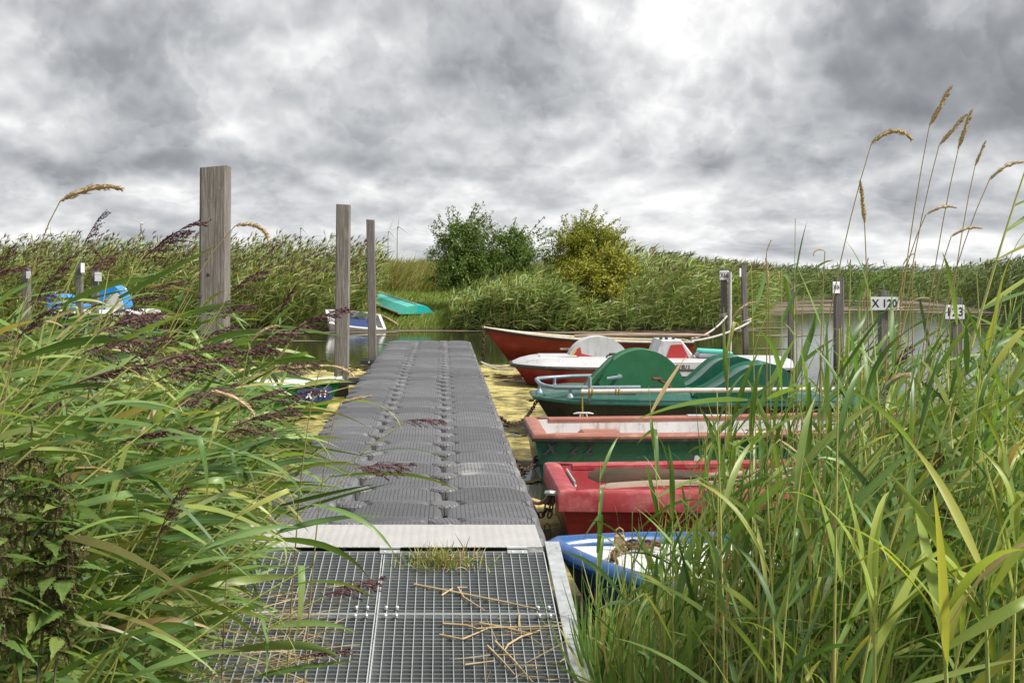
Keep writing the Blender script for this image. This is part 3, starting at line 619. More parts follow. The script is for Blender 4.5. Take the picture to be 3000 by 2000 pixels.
# ------------------------------------------------------------------ posts and signs
def post(name, label, x, y, w, ztop, mat='wood', lean=(0, 0), d=None, zbot=-0.9, group=None, rotz=0.0, tops=0.0):
    t_ = thing(name, label, 'post', (x, y, 0), rotz, group); d = d or w; mb = MB(); rows = []
    e = w * 0.08
    for k in range(9):
        z = zbot + (ztop - zbot) * k / 8; ox, oy = lean[0] * (z / ztop), lean[1] * (z / ztop); s_ = 1.0 - 0.02 * k / 8
        X, Y = w / 2 * s_, d / 2 * s_
        rows.append([(ox + px, oy + py, z + (tops * px / w if k == 8 else 0)) for px, py in ((-X + e, -Y), (X - e, -Y), (X, -Y + e), (X, Y - e), (X - e, Y), (-X + e, Y), (-X, Y - e), (-X, -Y + e))])
    mb.grid(rows, close=True); mb.fan(rows[-1]); mb.build('shaft', mat, t_); return t_
p1 = P(625, 0, 10.8); big = post('mooring_post', 'thick weathered square post standing tallest, in the left reeds', p1.x, 10.8, 0.235, 1.645 + (795 - 491) / F * 10.8, 'wood', (0.02, 0), tops=0.02)
for (kx, kz, kr) in ((-0.02, 1.62, 0.013), (-0.095, 1.44, 0.018), (0.0, 2.08, 0.006), (-0.03, 1.75, 0.004)):
    k_ = MB(); k_.tube([(kx, -0.1165, kz), (kx, -0.121, kz)], [kr * 1.3, kr * 0.8], 10); k_.build('knot', 'knot', big)
c = P(1000, 0, 16.8); post('mooring_post', 'middle grey square post close beside the dock, second in its row', c.x, 16.8, 0.185, 1.645 + (795 - 600) / F * 16.8, 'wood', (0.03, 0), tops=-0.01)
c = P(1094, 0, 20.0); p3 = post('mooring_post', 'thinnest grey post of the row of three left of the dock, held by black bracket', c.x - 0.01, 20.0, 0.13, 1.645 + (795 - 644) / F * 20.0, 'wood_d', (-0.035, 0), tops=-0.01)
br = thing('steel_bracket', 'black steel bracket clamping the thinnest post to the dock edge', 'bracket', (c.x, 20.0, 0))
b_ = MB(); b_.bbox((-0.02, -0.115, 0.235), (0.36, 0.05, 0.07), 0.006); b_.bbox((-0.02, 0.115, 0.235), (0.36, 0.05, 0.07), 0.006); b_.build('arm', 'steel_dark', br)
b_ = MB(); b_.tube([(-0.06, -0.14, 0.235), (-0.06, -0.155, 0.235)], 0.015, 6); b_.build('bolt', 'galv_top', br)
for yy, xx in ((16.8, -1.34), (10.8, -1.94)):
    wr = 0.14 if yy > 12 else 0.165
    b2 = thing('steel_bracket', 'dark steel arm tying the %s post to the dock' % ('middle' if yy > 12 else 'thick left'), 'bracket', ((xx - 1.02) / 2, yy, 0))
    L_ = -1.02 - xx + 0.2
    b_ = MB(); b_.bbox((-0.08, -wr, 0.20), (L_, 0.05, 0.07), 0.006); b_.bbox((-0.08, wr, 0.20), (L_, 0.05, 0.07), 0.006); b_.build('arm', 'steel_dark', b2)

def sign_post(label, pxc, Y, ptop, wpx, sign=None, txt=None, mat='wood_d', lean=(0, 0), sgn_rot=0.0, tsize=0.6, extra=None, group=None):
    c = P(pxc, ptop, Y); t_ = post('mooring_post', label, c.x, Y, wpx / F * Y, c.z, mat, lean, group=group, rotz=rnd.uniform(-.1, .1))
    if sign:
        x0, y0, x1, y1 = sign; a = P(x0, y0, Y) - c; b = P(x1, y1, Y) - c; wd, hg = (b.x - a.x), (a.z - b.z)
        so_ = MB(); so_.bbox((0, 0, 0), (wd / max(0.25, math.cos(sgn_rot)), 0.012, hg), 0.004)
        s_ = so_.build('sign_board', 'sign', t_, loc=((a.x + b.x) / 2 + lean[0], -wpx / F * Y / 2 - 0.03, c.z + (a.z + b.z) / 2)); s_.rotation_euler = (0, 0, sgn_rot)
        if txt:
            lo_ = letters(txt, hg * tsize * 1.35, 'ink', s_, (0, -0.0075, 0), bold=0.003, space=1.05); wm = max(v_.co.x for v_ in lo_.data.vertices) - min(v_.co.x for v_ in lo_.data.vertices)
            lo_.scale = (min(1.0, 0.86 * wd / max(0.25, math.cos(sgn_rot)) / wm), 1, 1)
    return t_
RP = 'numbered mooring posts in the water on the right'
x66 = sign_post('grey mooring post with white X66 sign and white pipe', 2121, 26.3, 787, 17, (2106, 793, 2133, 820), 'X66', group=RP)
pb = MB(); pb.tube([(0.10, -0.11, -0.5), (0.105, -0.11, 1.63)], 0.035, 10); pb.build('guard_pipe', 'pvc', x66)
p2 = sign_post('leaning dark mooring post with narrow sign seen edge-on, rope tied round it', 2185, 24.9, 775, 15, (2169, 786, 2176, 811), None, lean=(-0.05, 0), sgn_rot=0.9, group=RP)
p3r = sign_post('plain dark mooring post without sign, behind the tall grass', 2318, 22.5, 825, 18, group=RP)
p4 = sign_post('grey mooring post with white X104 sign on its left', 2457, 22.0, 812, 26, (2434, 825, 2457, 859), 'X104', sgn_rot=0.45, tsize=0.42, group=RP)
p5 = sign_post('mooring post with wide white 120 sign above the bright water', 2588, 17.3, 851, 26, (2542, 870, 2625, 908), 'X 120', sgn_rot=-0.12, tsize=0.62, group=RP)
p6 = sign_post('mooring post with white 123 sign, farthest right of the posts', 2800, 16.0, 872, 30, (2761, 893, 2818, 934), '123', sgn_rot=0.1, tsize=0.62, group=RP)
LP = 'small sign posts beyond the left reeds'
sign_post('small far post with white sign at the left edge of the picture', 78, 27, 783, 21, (83, 795, 96, 816), group=LP)
sign_post('dark far post with thin white sign, middle of the left trio', 233, 28, 769, 19, (243, 771, 252, 799), sgn_rot=0.7, group=LP)
sign_post('far grey post with white sign in front of blue pedal boat', 279, 27, 788, 20, (281, 798, 301, 824), group=LP)

# ------------------------------------------------------------------ chains and ropes
def catenary(a, b, sag, n=24):
    a, b = Vector(a), Vector(b); return [a.lerp(b, k / n) - Vector((0, 0, sag * 4 * (k / n) * (1 - k / n))) for k in range(n + 1)]
def resample(pts, step):
    out = [pts[0].copy()]; acc = 0.0
    for p, q in zip(pts, pts[1:]):
        d = (q - p).length; pos = step - acc
        while pos <= d: out.append(p.lerp(q, pos / d)); pos += step
        acc = (acc + d) % step
    return out
def chain(label, pts, ll=0.045, wr=0.0045, mat='chain_dark', lock=None, lockmat='rust'):
    pts = [Vector(p) for p in pts]; t_ = thing('mooring_chain', label, 'chain', pts[0]); mb = MB()
    c = resample(pts, ll * 0.72)
    for i in range(len(c) - 1):
        d = (c[i + 1] - c[i]); 
        if d.length < 1e-6: continue
        d.normalize(); mid = (c[i] + c[i + 1]) / 2 - pts[0]
        s_ = d.cross(Vector((0, 0, 1))); s_ = s_.normalized() if s_.length > .05 else Vector((1, 0, 0)); u_ = s_.cross(d)
        if i % 2: s_ = u_
        loop = []; a, b = ll / 2, ll * 0.30
        for k in range(12):
            th = 2 * math.pi * k / 12; loop.append(mid + d * (a * math.cos(th)) * (1 if abs(math.cos(th)) > .3 else 1) + s_ * (b * math.sin(th)))
        loop.append(loop[0]); mb.tube(loop, wr, 5, False)
    mb.build('links', mat, t_, True)
    if lock:
        p = Vector(lock) - pts[0]; l_ = MB(); l_.bbox(p, (0.05, 0.022, 0.055), 0.006)
        l_.tube([p + Vector((-.016, 0, .025)), p + Vector((-.016, 0, .05)), p + Vector((0, 0, .062)), p + Vector((.016, 0, .05)), p + Vector((.016, 0, .025))], 0.004, 6); l_.build('padlock', lockmat, t_)
    return t_
def rope(label, pts, r=0.009, mat='rope', name='mooring_rope', smooth=3):
    pts = [Vector(p) for p in pts]; o = thing(name, label, 'rope', pts[0]); mb = MB(); mb.tube([p - pts[0] for p in pts], r, 7); mb.build('strand', mat, o, True); return o

# ------------------------------------------------------------------ boats
def lerp_tab(tab, t):
    for (a, va), (b, vb) in zip(tab, tab[1:]):
        if t <= b: return va + (vb - va) * ((t - a) / (b - a) if b > a else 0)
    return tab[-1][1]
def smooth_tab(tab, t):
    for (a, va), (b, vb) in zip(tab, tab[1:]):
        if t <= b:
            k = (t - a) / (b - a) if b > a else 0; k = k * k * (3 - 2 * k); return va + (vb - va) * k
    return tab[-1][1]
def hull_rows(L, n, hw, zt, zb, prof, rake=0.0, rake1=0.0):
    rows = []
    for i in range(n + 1):
        t = i / n; w = hw(t); a, b = zt(t), zb(t); row = []
        pr = [(f, g) for f, g in prof]; full = [(-f, g) for f, g in pr] + [(f, g) for f, g in pr[::-1] if f > 1e-6]
        for f, g in full:
            z = b + (a - b) * g; row.append((t * L + rake * (1 - g) * (1 - t) ** 3 - rake1 * (1 - g) * t ** 3, w * f, z))
        rows.append(row)
    return rows
def gunwale_path(L, n, hw, zt, off=0.0, dz=0.0):
    near = [(i / n * L, -hw(i / n) - off, zt(i / n) + dz) for i in range(n + 1)]
    far = [(i / n * L, hw(i / n) + off, zt(i / n) + dz) for i in range(n, -1, -1)]
    return near + far

def punt(label, X, Yn, L, beam, ztop, mats, lip, group=None, rot=0.0, rimw=0.085, zbot=-0.18, strake=True, bow=0.45):
    """open flat boat, blunt transom at local x=0 (towards the dock)"""
    t_ = thing('rowing_boat', label, 'boat', (X, Yn + beam / 2, 0), rot, group)
    hw = lambda t: beam / 2 * smooth_tab([(0, 0.94), (0.25, 1.0), (0.55, 1.0), (1.0, bow)], t)
    zt = lambda t: ztop + 0.10 * t ** 2.2
    zb = lambda t: zbot + 0.30 * max(0, t - 0.6) ** 1.4
    prof = [(0.985, 0.96), (0.955, 0.66), (0.932, 0.655), (0.90, 0.36), (0.875, 0.355), (0.80, 0.06), (0.70, 0.0), (0.0, 0.0)] if strake else [(0.985, 0.96), (0.965, 0.60), (0.95, 0.595), (0.86, 0.05), (0.75, 0.0), (0.0, 0.0)]
    mb = MB(); rows = hull_rows(L, 20, hw, zt, zb, prof, rake=0.10, rake1=0.25); mb.grid(rows, flip=True); mb.fan(rows[0]); mb.fan(rows[-1], True)
    mb.build('hull', mats['hull'], t_, True)
    fl = 0.02; hwi = lambda t: hw(t) - rimw * 0.92
    inn = MB(); irows = []
    for i in range(21):
        t = i / 20; tt = 0.022 + t * 0.955; w = hwi(tt); a = zt(tt) - 0.004; 
        sec = [(-w, a), (-w * .97, a - .10), (-w * .90, fl + .05), (-w * .80, fl), (w * .80, fl), (w * .90, fl + .05), (w * .97, a - .10), (w, a)]
        irows.append([(tt * L + (0.05 * (1 - (z - fl) / (a - fl)) if i == 0 else 0), y, z) for y, z in sec])
    inn.grid(irows); inn.fan(irows[0], True); inn.fan(irows[-1]); inn.build('inner_liner', mats['inner'], t_, True)
    path = gunwale_path(L, 20, hw, zt); rim = MB(); lw, ld = rimw, lip
    sec = [(0.012, -ld), (0.014, -0.012), (0.004, 0.002), (-0.02, 0.008), (-lw * 0.7, 0.006), (-lw, -0.004), (-lw, -0.03), (-0.012, -0.03), (-0.012, -ld)]
    rim.sweep(path, sec); rim.build('gunwale', mats['rim'], t_, True)
    return t_, hw, zt
def cleat(parent, p, yaw=0.0):
    mb = MB(); m = Matrix.Rotation(yaw, 3, 'Z'); q = lambda a: Vector(p) + m @ Vector(a)
    mb.tube([q((-.085, 0, .03)), q((-.05, 0, .036)), q((.05, 0, .036)), q((.085, 0, .03))], [.005, .009, .009, .005], 7)
    mb.tube([q((-.03, 0, 0)), q((-.025, 0, .035))], .008, 6); mb.tube([q((.03, 0, 0)), q((.025, 0, .035))], .008, 6); mb.build('cleat', 'galv_top', parent, True)

# near red boat with oars
rb, rhw, rzt = punt('faded red open rowing boat with pinkish rim and two oars, nearest whole boat', 0.70, 7.55, 3.5, 1.22, 0.335, dict(hull='red_hull', inner='red_faded', rim='red_faded'), 0.115, rimw=0.10)
mb = MB(); mb.bbox((0.115, 0.0, 0.285), (0.012, 0.50, 0.13), 0.003); tp = mb.build('transom_plate', 'galv', rb)
for yy in (-.16, .16):
    q = MB(); q.tube([(0.122, yy, 0.30), (0.135, yy, 0.30)], 0.013, 6); q.build('bolt', 'galv_top', tp)
for xx in (1.35, 2.5):
    mb = MB(); mb.bbox((xx, 0, 0.20), (0.28, 1.02, 0.035), 0.01); mb.build('thwart', 'red_faded', rb)
mb = MB(); mb.tube([(-0.005, -0.42, 0.30), (-0.05, -0.42, 0.305), (-0.075, -0.40, 0.30)], 0.016, 6); mb.build('mooring_eye', 'galv', rb)
def oar(label, a, b, c, blade_mat, roll, bw=0.05):
    """blade tip a, blade root b, handle end c"""
    a, b, c = Vector(a), Vector(b), Vector(c); t_ = thing('oar', label, 'oar', a); d = (b - a).normalized(); up = (Matrix.Rotation(roll, 3, d) @ Vector((0, 0, 1))); up = (up - d * up.dot(d)).normalized(); sd = d.cross(up)
    mb = MB(); rows = []; L_ = (b - a).length
    for k in range(13):
        u = k / 12; w = bw * (min(1, (u * 14 + .12) ** .5)) * (1 - 0.55 * max(0, u - 0.55) / 0.45); th = 0.006 + 0.014 * u
        p = d * (u * L_) + up * (0.02 * math.sin(u * 3)); rows.append([p - sd * w, p - sd * w * .5 + up * th, p + sd * w * .5 + up * th, p + sd * w, p + sd * w * .5 - up * th, p - sd * w * .5 - up * th])
    mb.grid(rows, close=True); mb.fan(rows[0], True); mb.fan(rows[-1]); mb.build('blade', blade_mat, t_, True)
    mb = MB(); n = 10; mb.tube([d * (L_ - .06) + ((c - a) - d * (L_ - .06)) * (k / n) + Vector((0, 0, 0.02 * math.sin(k / n * 3.1))) for k in range(n + 1)], [0.024 + 0.012 * math.sin(k / n * 3) for k in range(n + 1)], 10); mb.build('shaft', 'oar', t_, True); return t_
oar('brown wooden oar with dark varnished blade lying in the red boat', (0.93, 8.20, 0.335), (1.72, 8.14, 0.335), (3.55, 7.98, 0.41), 'oar_dark', 1.0, 0.052)
oar('grey weathered oar resting on the near rim of the red boat', (0.97, 7.90, 0.315), (1.70, 7.86, 0.33), (3.6, 7.92, 0.40), 'oar', 0.35, 0.036)

# green boat X 22
gb, ghw, gzt = punt('dark green open boat with salmon rim and X 22 on its side', 0.70, 9.75, 3.9, 1.22, 0.395, dict(hull='green_hull', inner='white_dirty', rim='salmon'), 0.03, rimw=0.105, strake=False)
mb = MB(); path = gunwale_path(3.9, 20, ghw, gzt); mb.sweep(path, [(0.004, -0.055), (0.018, -0.052), (0.018, -0.032), (0.004, -0.030)]); mb.build('rub_strip', 'black', gb, True)
for xx, dx in ((0.62, 0.34), (2.05, 0.40)):
    mb = MB(); mb.bbox((xx, 0.0, 0.285), (dx, 0.98, 0.05), 0.02); mb.build('thwart', 'salmon', gb)
for yy in (-0.555, 0.555):
    mb = MB(); mb.bbox((1.62, yy * 1.02, 0.414), (0.46, 0.07, 0.012), 0.003); mb.build('oarlock_plate', 'galv', gb)
cleat(gb, (0.50, 0.55, 0.40)); cleat(gb, (0.60, -0.35, 0.315))
for ch, xx, rz in (('X', 0.115, 0.0), ('2', 0.295, -0.1), ('2', 0.405, -0.08)):
    o = letters(ch, 0.135, 'ink', gb, (xx, -ghw(xx / 3.9) * 0.985 - 0.016, 0.285), rot=(math.pi / 2 - 0.04, 0, 0), shear=0.28, bold=0.004)
mb = MB()
for k, (ax, az) in enumerate(((0, 0), (.03, .02), (-.03, .015), (.012, -.035), (-.018, -.03))):
    c_ = (1.27 + ax, -0.603 - k * 0.0006, 0.20 + az); mb.fan([(c_[0] + .024 * math.cos(a) * (1 + .2 * math.sin(3 * a + k)), c_[1], c_[2] + .028 * math.sin(a)) for a in np.linspace(0, 2 * math.pi, 10)[:-1]])
mb.build('paint_patch', 'greywhite', gb)

# orange boat at the far end of the dock
def clinker(label, X, Yc, L, beam):
    t_ = thing('rowing_boat', label, 'boat', (X, Yc, 0))
    hw = lambda t: beam / 2 * max(0.004, smooth_tab([(0, 0.0), (0.14, 0.42), (0.42, 0.93), (0.62, 1.0), (1.0, 0.72)], t) if t > 0.10 else 0.42 * 0.62 * math.sin(t / 0.10 * math.pi / 2) * 0.75 + 0.0)
    hw = lambda t: beam / 2 * max(0.01, (1 - (1 - min(t / 0.6, 1)) ** 2.1) * (1.0 if t < 0.6 else 1 - 0.28 * ((t - 0.6) / 0.4) ** 2))
    zt = lambda t: 0.36 + 0.27 * (1 - t) ** 2.4 + 0.02 * t
    zb = lambda t: -0.16
    prof = []
    for k in range(5):
        g = 0.97 - k * 0.16; prof += [(0.985 - k * k * 0.018, g), (0.97 - k * k * 0.018 - 0.03 - k * 0.018, g - 0.155)]
    prof += [(0.5, 0.05), (0.0, 0.0)]
    mb = MB(); rows = hull_rows(L, 26, hw, zt, zb, prof, rake=0.62); mb.grid(rows, flip=True); mb.fan(rows[-1], True); mb.fan(rows[0]); mb.build('hull', 'orange', t_, True)
    inn = MB(); irows = []
    for i in range(25):
        t = 0.03 + 0.95 * i / 24; w = max(hw(t) - 0.05, 0.003); a = zt(t) - 0.004; fl_ = 0.06 + (a - 0.12) * max(0, 1 - t / 0.3) * 0.9; irows.append([(t * L + 0.62 * (1 - t) ** 3 * (a - z) / (a + .16), y, z) for y, z in ((-w, a), (-w * .93, a - .6 * (a - fl_)), (-w * .7, fl_), (0, fl_ - .01), (w * .7, fl_), (w * .93, a - .6 * (a - fl_)), (w, a))])
    inn.grid(irows); inn.fan(irows[0], True); inn.fan(irows[-1]); inn.build('inner_liner', 'cream', t_, True)
    path = gunwale_path(L, 26, hw, zt)
    rim = MB(); rim.sweep(path, [(0.0, -0.012), (0.006, 0.004), (-0.01, 0.012), (-0.05, 0.010), (-0.058, -0.012)]); rim.build('gunwale', 'cream', t_, True)
    rub = MB(); rub.sweep(path, [(-0.004, -0.045), (0.02, -0.042), (0.022, -0.016), (-0.004, -0.013)]); rub.build('rub_rail', 'black', t_, True)
    for xx in (1.5, 2.6):
        mb = MB(); mb.bbox((xx, 0, 0.26), (0.26, beam * 0.86, 0.04), 0.01); mb.build('thwart', 'cream', t_)
    mb = MB(); mb.bbox((L - 0.15, 0, 0.33), (0.26, beam * 0.62, 0.05), 0.01); mb.build('stern_seat', 'cream', t_)
    return t_
ob = clinker('orange-red clinker rowing boat with cream rim, farthest along the dock', 0.72, 23.35, 3.78, 1.30)
oar('pale oar shaft lying across the orange boat', (4.1, 23.9, 0.46), (4.9, 23.5, 0.46), (2.4, 23.3, 0.47), 'oar', 0.4)

# pedal boats
def pedal_hull(t_, L, beam, zf, hullmat, deckmat, bumper=None, rise=0.09, bow_round=0.16, deckprof=None):
    hw = lambda t: beam / 2 * (1 - (1 - min(t / bow_round, 1)) ** 2.2 * 0.62) * (1 - 0.06 * max(0, (t - .8) / .2) ** 2)
    zt = lambda t: zf + 0.035 * (1 - t) ** 3
    mb = MB(); rows = hull_rows(L, 28, hw, zt, lambda t: -0.14, [(0.97, 0.97), (0.95, 0.8), (0.90, 0.4), (0.8, 0.05), (0.7, 0.0), (0.0, 0.0)], rake=0.34, rake1=0.1)
    mb.grid(rows, flip=True); mb.fan(rows[0]); mb.fan(rows[-1], True); mb.build('hull', hullmat, t_, True)
    dk = MB(); rows = []
    dp = deckprof or [(1.0, 0.0), (0.965, 0.022), (0.90, 0.03), (0.80, rise), (0.6, rise + 0.012), (0.0, rise + 0.02)]
    for i in range(29):
        t = i / 28; w = hw(t); z0 = zt(t); k = min(1, t / 0.10) ** 0.6; xx = t * L
        rows.append([(xx, -w * f, z0 + g * k) for f, g in dp] + [(xx, w * f, z0 + g * k) for f, g in dp[::-1][1:]])
    dk.grid(rows); dk.fan(rows[0], True); dk.fan(rows[-1]); d_ = dk.build('deck', deckmat, t_, True)
    path = gunwale_path(L, 28, hw, zt); fl = MB()
    fl.sweep(path, [(-0.03, -0.03), (0.012, -0.032), (0.022, -0.018), (0.018, 0.004), (-0.01, 0.012), (-0.03, 0.008)] if bumper is None else [(-0.03, -0.045), (0.02, -0.045), (0.035, -0.022), (0.02, 0.003), (-0.02, 0.006)])
    fl.build('flange' if bumper is None else 'rubber_bumper', bumper or deckmat, t_, True)
    return hw, zt, d_
def arc(cx, cz, rx, rz, a0, a1, n): return [(cx + rx * math.cos(a0 + (a1 - a0) * k / n), cz + rz * math.sin(a0 + (a1 - a0) * k / n)) for k in range(n + 1)]

gp = thing('pedal_boat', 'green pedal boat with round wheel cover, pipe rail and black hull', 'pedal boat', (0.93, 13.22, 0))
pedal_hull(gp, 3.75, 1.44, 0.345, 'black', 'green_deck', rise=0.075)
GX = lambda X: X - 0.93
hb_ = MB(); outl = arc(GX(2.04), 0.36, 0.435, 0.465, math.pi, 0, 26)
hb_.extrude(outl, -0.14, 0.22, 0.02); hb_.build('wheel_cover', 'green_pedal', gp, True)
sk = MB(); sk.extrude([(GX(1.42), 0.40), (GX(1.58), 0.56), (GX(1.74), 0.74), (GX(1.80), 0.40)], -0.09, 0.17, 0.02); sk.build('front_cowl', 'green_pedal', gp, True)
def seat_profile(x0, x1, zl, zh, th):
    top = []
    for k in range(17):
        u = k / 16; s_ = u * u * (3 - 2 * u); top.append((x0 + (x1 - x0) * u, zl + (zh - zl) * s_ - 0.06 * math.sin(u * math.pi) * (1 - u)))
    top += [(x1 + .10, zh + .015), (x1 + .20, zh - .01), (x1 + .28, zh - .07)]
    return top + [(x1 + .36, 0.36), (x0 + .30, 0.36)]
for y0, y1, x0, x1, zh in ((-0.63, -0.13, GX(2.46), GX(3.12), 0.70), (0.10, 0.60, GX(2.46), GX(2.98), 0.72)):
    s_ = MB(); s_.extrude(seat_profile(x0, x1, 0.44, zh, .05)[::1], y0, y1, 0.025); s_.build('seat', 'green_seat', gp, True)
mb = MB(); zr = 0.50
rail = [(GX(1.95), -0.60, zr), (GX(1.4), -0.60, zr - .005), (GX(1.12), -0.52, zr - .01), (GX(1.02), -0.42, zr), (GX(0.985), -0.25, zr + .005), (GX(0.985), 0.25, zr + .005), (GX(1.02), 0.45, zr), (GX(1.14), 0.56, zr), (GX(1.4), 0.62, zr + .01), (GX(1.9), 0.62, zr + .02)]
mb.tube(rail, 0.021, 10); ra = mb.build('bow_rail', 'bluegrey', gp, True)
for x_, y_ in ((GX(1.26), -0.56), (GX(1.20), 0.52), (GX(0.99), -0.1)):
    q = MB(); q.tube([(x_, y_, 0.36), (x_, y_, zr)], 0.016, 8); q.tube([(x_, y_, 0.36), (x_, y_, 0.41), (x_, y_, 0.44)], [0.05, 0.04, 0.018], 10); q.build('rail_post', 'bluegrey', ra, True)
q = MB(); q.tube([(GX(1.44), -0.70, 0.345), (GX(1.44), -0.70, 0.61)], 0.019, 8); q.build('pole_bracket', 'bluegrey', gp)
q = MB(); q.tube([(GX(1.66), -0.30, 0.56), (GX(1.80), -0.30, 0.58), (GX(1.80), 0.30, 0.58)], 0.018, 8); q.build('cross_pipe', 'bluegrey', gp)
cr = MB(); cr.tube([(GX(2.18), -0.30, 0.545), (GX(2.27), -0.36, 0.50), (GX(2.34), -0.42, 0.415)], 0.013, 7); co_ = cr.build('pedal_crank', 'rust', gp)
q = MB(); q.bbox((GX(2.16), -0.33, 0.56), (0.09, 0.10, 0.025), 0.006); q.build('pedal', 'rust', co_); q = MB(); q.bbox((GX(2.36), -0.45, 0.41), (0.07, 0.08, 0.03), 0.006); q.build('pedal', 'rust', co_)
q = MB(); q.extrude([(GX(1.60), 0.50), (GX(1.66), 0.62), (GX(1.675), 0.62), (GX(1.615), 0.50)], -0.1155, -0.1125); q.build('white_mark', 'white', gp)
pole = thing('white_pole', 'long white pole lashed along the side of the green pedal boat', 'pole', (1.35, 12.48, 0.47)); mb = MB()
mb.tube([(0, 0, 0.0), (1.0, 0.0, 0.012), (2.0, 0.01, 0.02), (2.75, 0.02, 0.02)], 0.024, 10); mb.build('shaft', 'pvc', pole, True)
for xx in (0.08, 0.34):
    q = MB(); q.tube([(xx, .028 * math.cos(a), .028 * math.sin(a)) for a in np.linspace(0, 6.28, 9)], 0.008, 6, False); q.tube([(xx + .03, .029 * math.cos(a), .029 * math.sin(a)) for a in np.linspace(0, 6.28, 9)], 0.008, 6, False); q.build('lashing', 'rope_y', pole, True)
rope('yellow cord hanging from the pole bracket of the green pedal boat', [(1.365, 12.49, 0.52), (1.36, 12.47, 0.35), (1.365, 12.47, 0.2), (1.355, 12.47, 0.08)], 0.008, 'rope_y', 'hanging_cord')

wp = thing('pedal_boat', 'red and white pedal boat with white wheel cover and X78/1 on its side', 'pedal boat', (1.00, 18.62, 0))
WX = lambda X: X - 1.0
pedal_hull(wp, 3.95, 1.44, 0.285, 'red_hull', 'greywhite', bumper='black', rise=0.10)
mb = MB(); mb.bbox((0.66, 0.0, 0.405), (0.62, 0.62, 0.03), 0.02); mb.build('bow_hatch', 'black', wp); mb = MB(); mb.bbox((0.66, 0.0, 0.424), (0.54, 0.54, 0.02), 0.008); mb.build('hatch_lid', 'greywhite', wp)
mb = MB(); mb.extrude(arc(WX(2.25), 0.30, 0.43, 0.385, math.pi, 0, 24), -0.17, 0.19, 0.02); mb.build('wheel_cover', 'greywhite', wp, True)
mb = MB(); mb.extrude([(WX(1.83), 0.385), (WX(1.90), 0.50), (WX(1.985), 0.555), (WX(2.0), 0.46), (WX(2.14), 0.425), (WX(2.32), 0.385)][::-1], -0.176, -0.168); mb.build('red_flash', 'red_paint', wp)
mb = MB(); mb.extrude([(WX(1.85), 0.43), (WX(1.91), 0.515), (WX(1.93), 0.505), (WX(1.875), 0.43)][::-1], -0.181, -0.1765); mb.build('yellow_flash', 'yellow_paint', wp)
mb = MB(); mb.tube([(WX(2.30), -0.30, 0.33), (WX(2.36), -0.30, 0.44), (WX(2.45), -0.32, 0.46)], 0.012, 6); cr2 = mb.build('pedal_crank', 'chain_dark', wp); q = MB(); q.bbox((WX(2.43), -0.34, 0.465), (0.1, 0.1, 0.025), 0.006); q.build('pedal', 'chain_dark', cr2)
mb = MB(); mb.extrude([(WX(3.00), 0.33), (WX(3.13), 0.66), (WX(3.42), 0.665), (WX(3.58), 0.46), (WX(3.66), 0.33)][::-1], -0.30, 0.42, 0.02); st = mb.build('seat', 'greywhite', wp, True)
mb = MB(); mb.extrude([(WX(3.20), 0.40), (WX(3.27), 0.59), (WX(3.43), 0.60), (WX(3.53), 0.40)][::-1], -0.309, -0.301); mb.build('red_panel', 'red_paint', st)
for xx in (3.16, 3.24, 3.34):
    q = MB(); q.bbox((WX(xx), -0.1, 0.675), (0.04, 0.06, 0.04), 0.01); q.build('seat_knob', 'black', st)
mb = MB(); mb.extrude([(WX(2.72), 0.17), (WX(2.72), 0.385), (WX(3.72), 0.385), (WX(3.80), 0.345), (WX(4.55), 0.335), (WX(4.75), 0.30), (WX(4.75), 0.17)][::-1], -0.745, -0.66, 0.01); sp_ = mb.build('side_pod', 'white', wp, True)
letters('X78/1', 0.105, 'ink', sp_, (WX(3.34), -0.747, 0.295), bold=0.001)
for (z0, z1, mt) in ((0.085, 0.165, 'green_hull'), (0.05, 0.07, 'yellow_paint'), (0.02, 0.048, 'red_paint')):
    mb = MB(); mb.bbox((WX(3.55), -0.715, (z0 + z1) / 2), (2.1, 0.05, z1 - z0), 0.003); mb.build('stripe', mt, wp)
cu = thing('foam_cushion', 'turquoise and grey rolled foam cushion on the red and white pedal boat', 'cushion', (3.72, 18.3, 0.50)); mb = MB()
mb.tube([(-.08, 0, .02), (0.02, 0, .0), (.3, -.02, -.01), (.42, -.03, -.03)], [.03, .045, .04, .02], 10); mb.build('roll', 'turq_pale', cu, True)
mb = MB(); mb.bbox((.18, .1, -.06), (.5, .3, .07), .02); mb.build('pad', 'foam', cu)

bp = thing('pedal_boat', 'bright blue and white pedal boat far off behind the left reeds', 'pedal boat', (-9.5, 31.0, 0)); pedal_hull(bp, 2.5, 1.5, 0.64, 'navy', 'white', rise=0.08)
mb = MB(); mb.extrude(arc(1.54, 0.68, 0.34, 0.62, math.pi, 0, 20), -0.5, 0.3, 0.02); mb.build('wheel_cover', 'skyblue', bp, True)
mb = MB(); mb.extrude(arc(1.66, 0.70, 0.22, 0.44, math.pi, 0, 16), -0.53, -0.501); mb.build('white_panel', 'white', bp, True)
for y0 in (-0.6, 0.1):
    mb = MB(); mb.extrude([(0.08, 0.70), (0.05, 1.05), (0.12, 1.10), (0.36, 1.08), (0.50, 0.86), (0.95, 0.82), (0.95, 0.70)][::-1], y0, y0 + 0.5, 0.02); mb.build('seat', 'skyblue', bp, True)

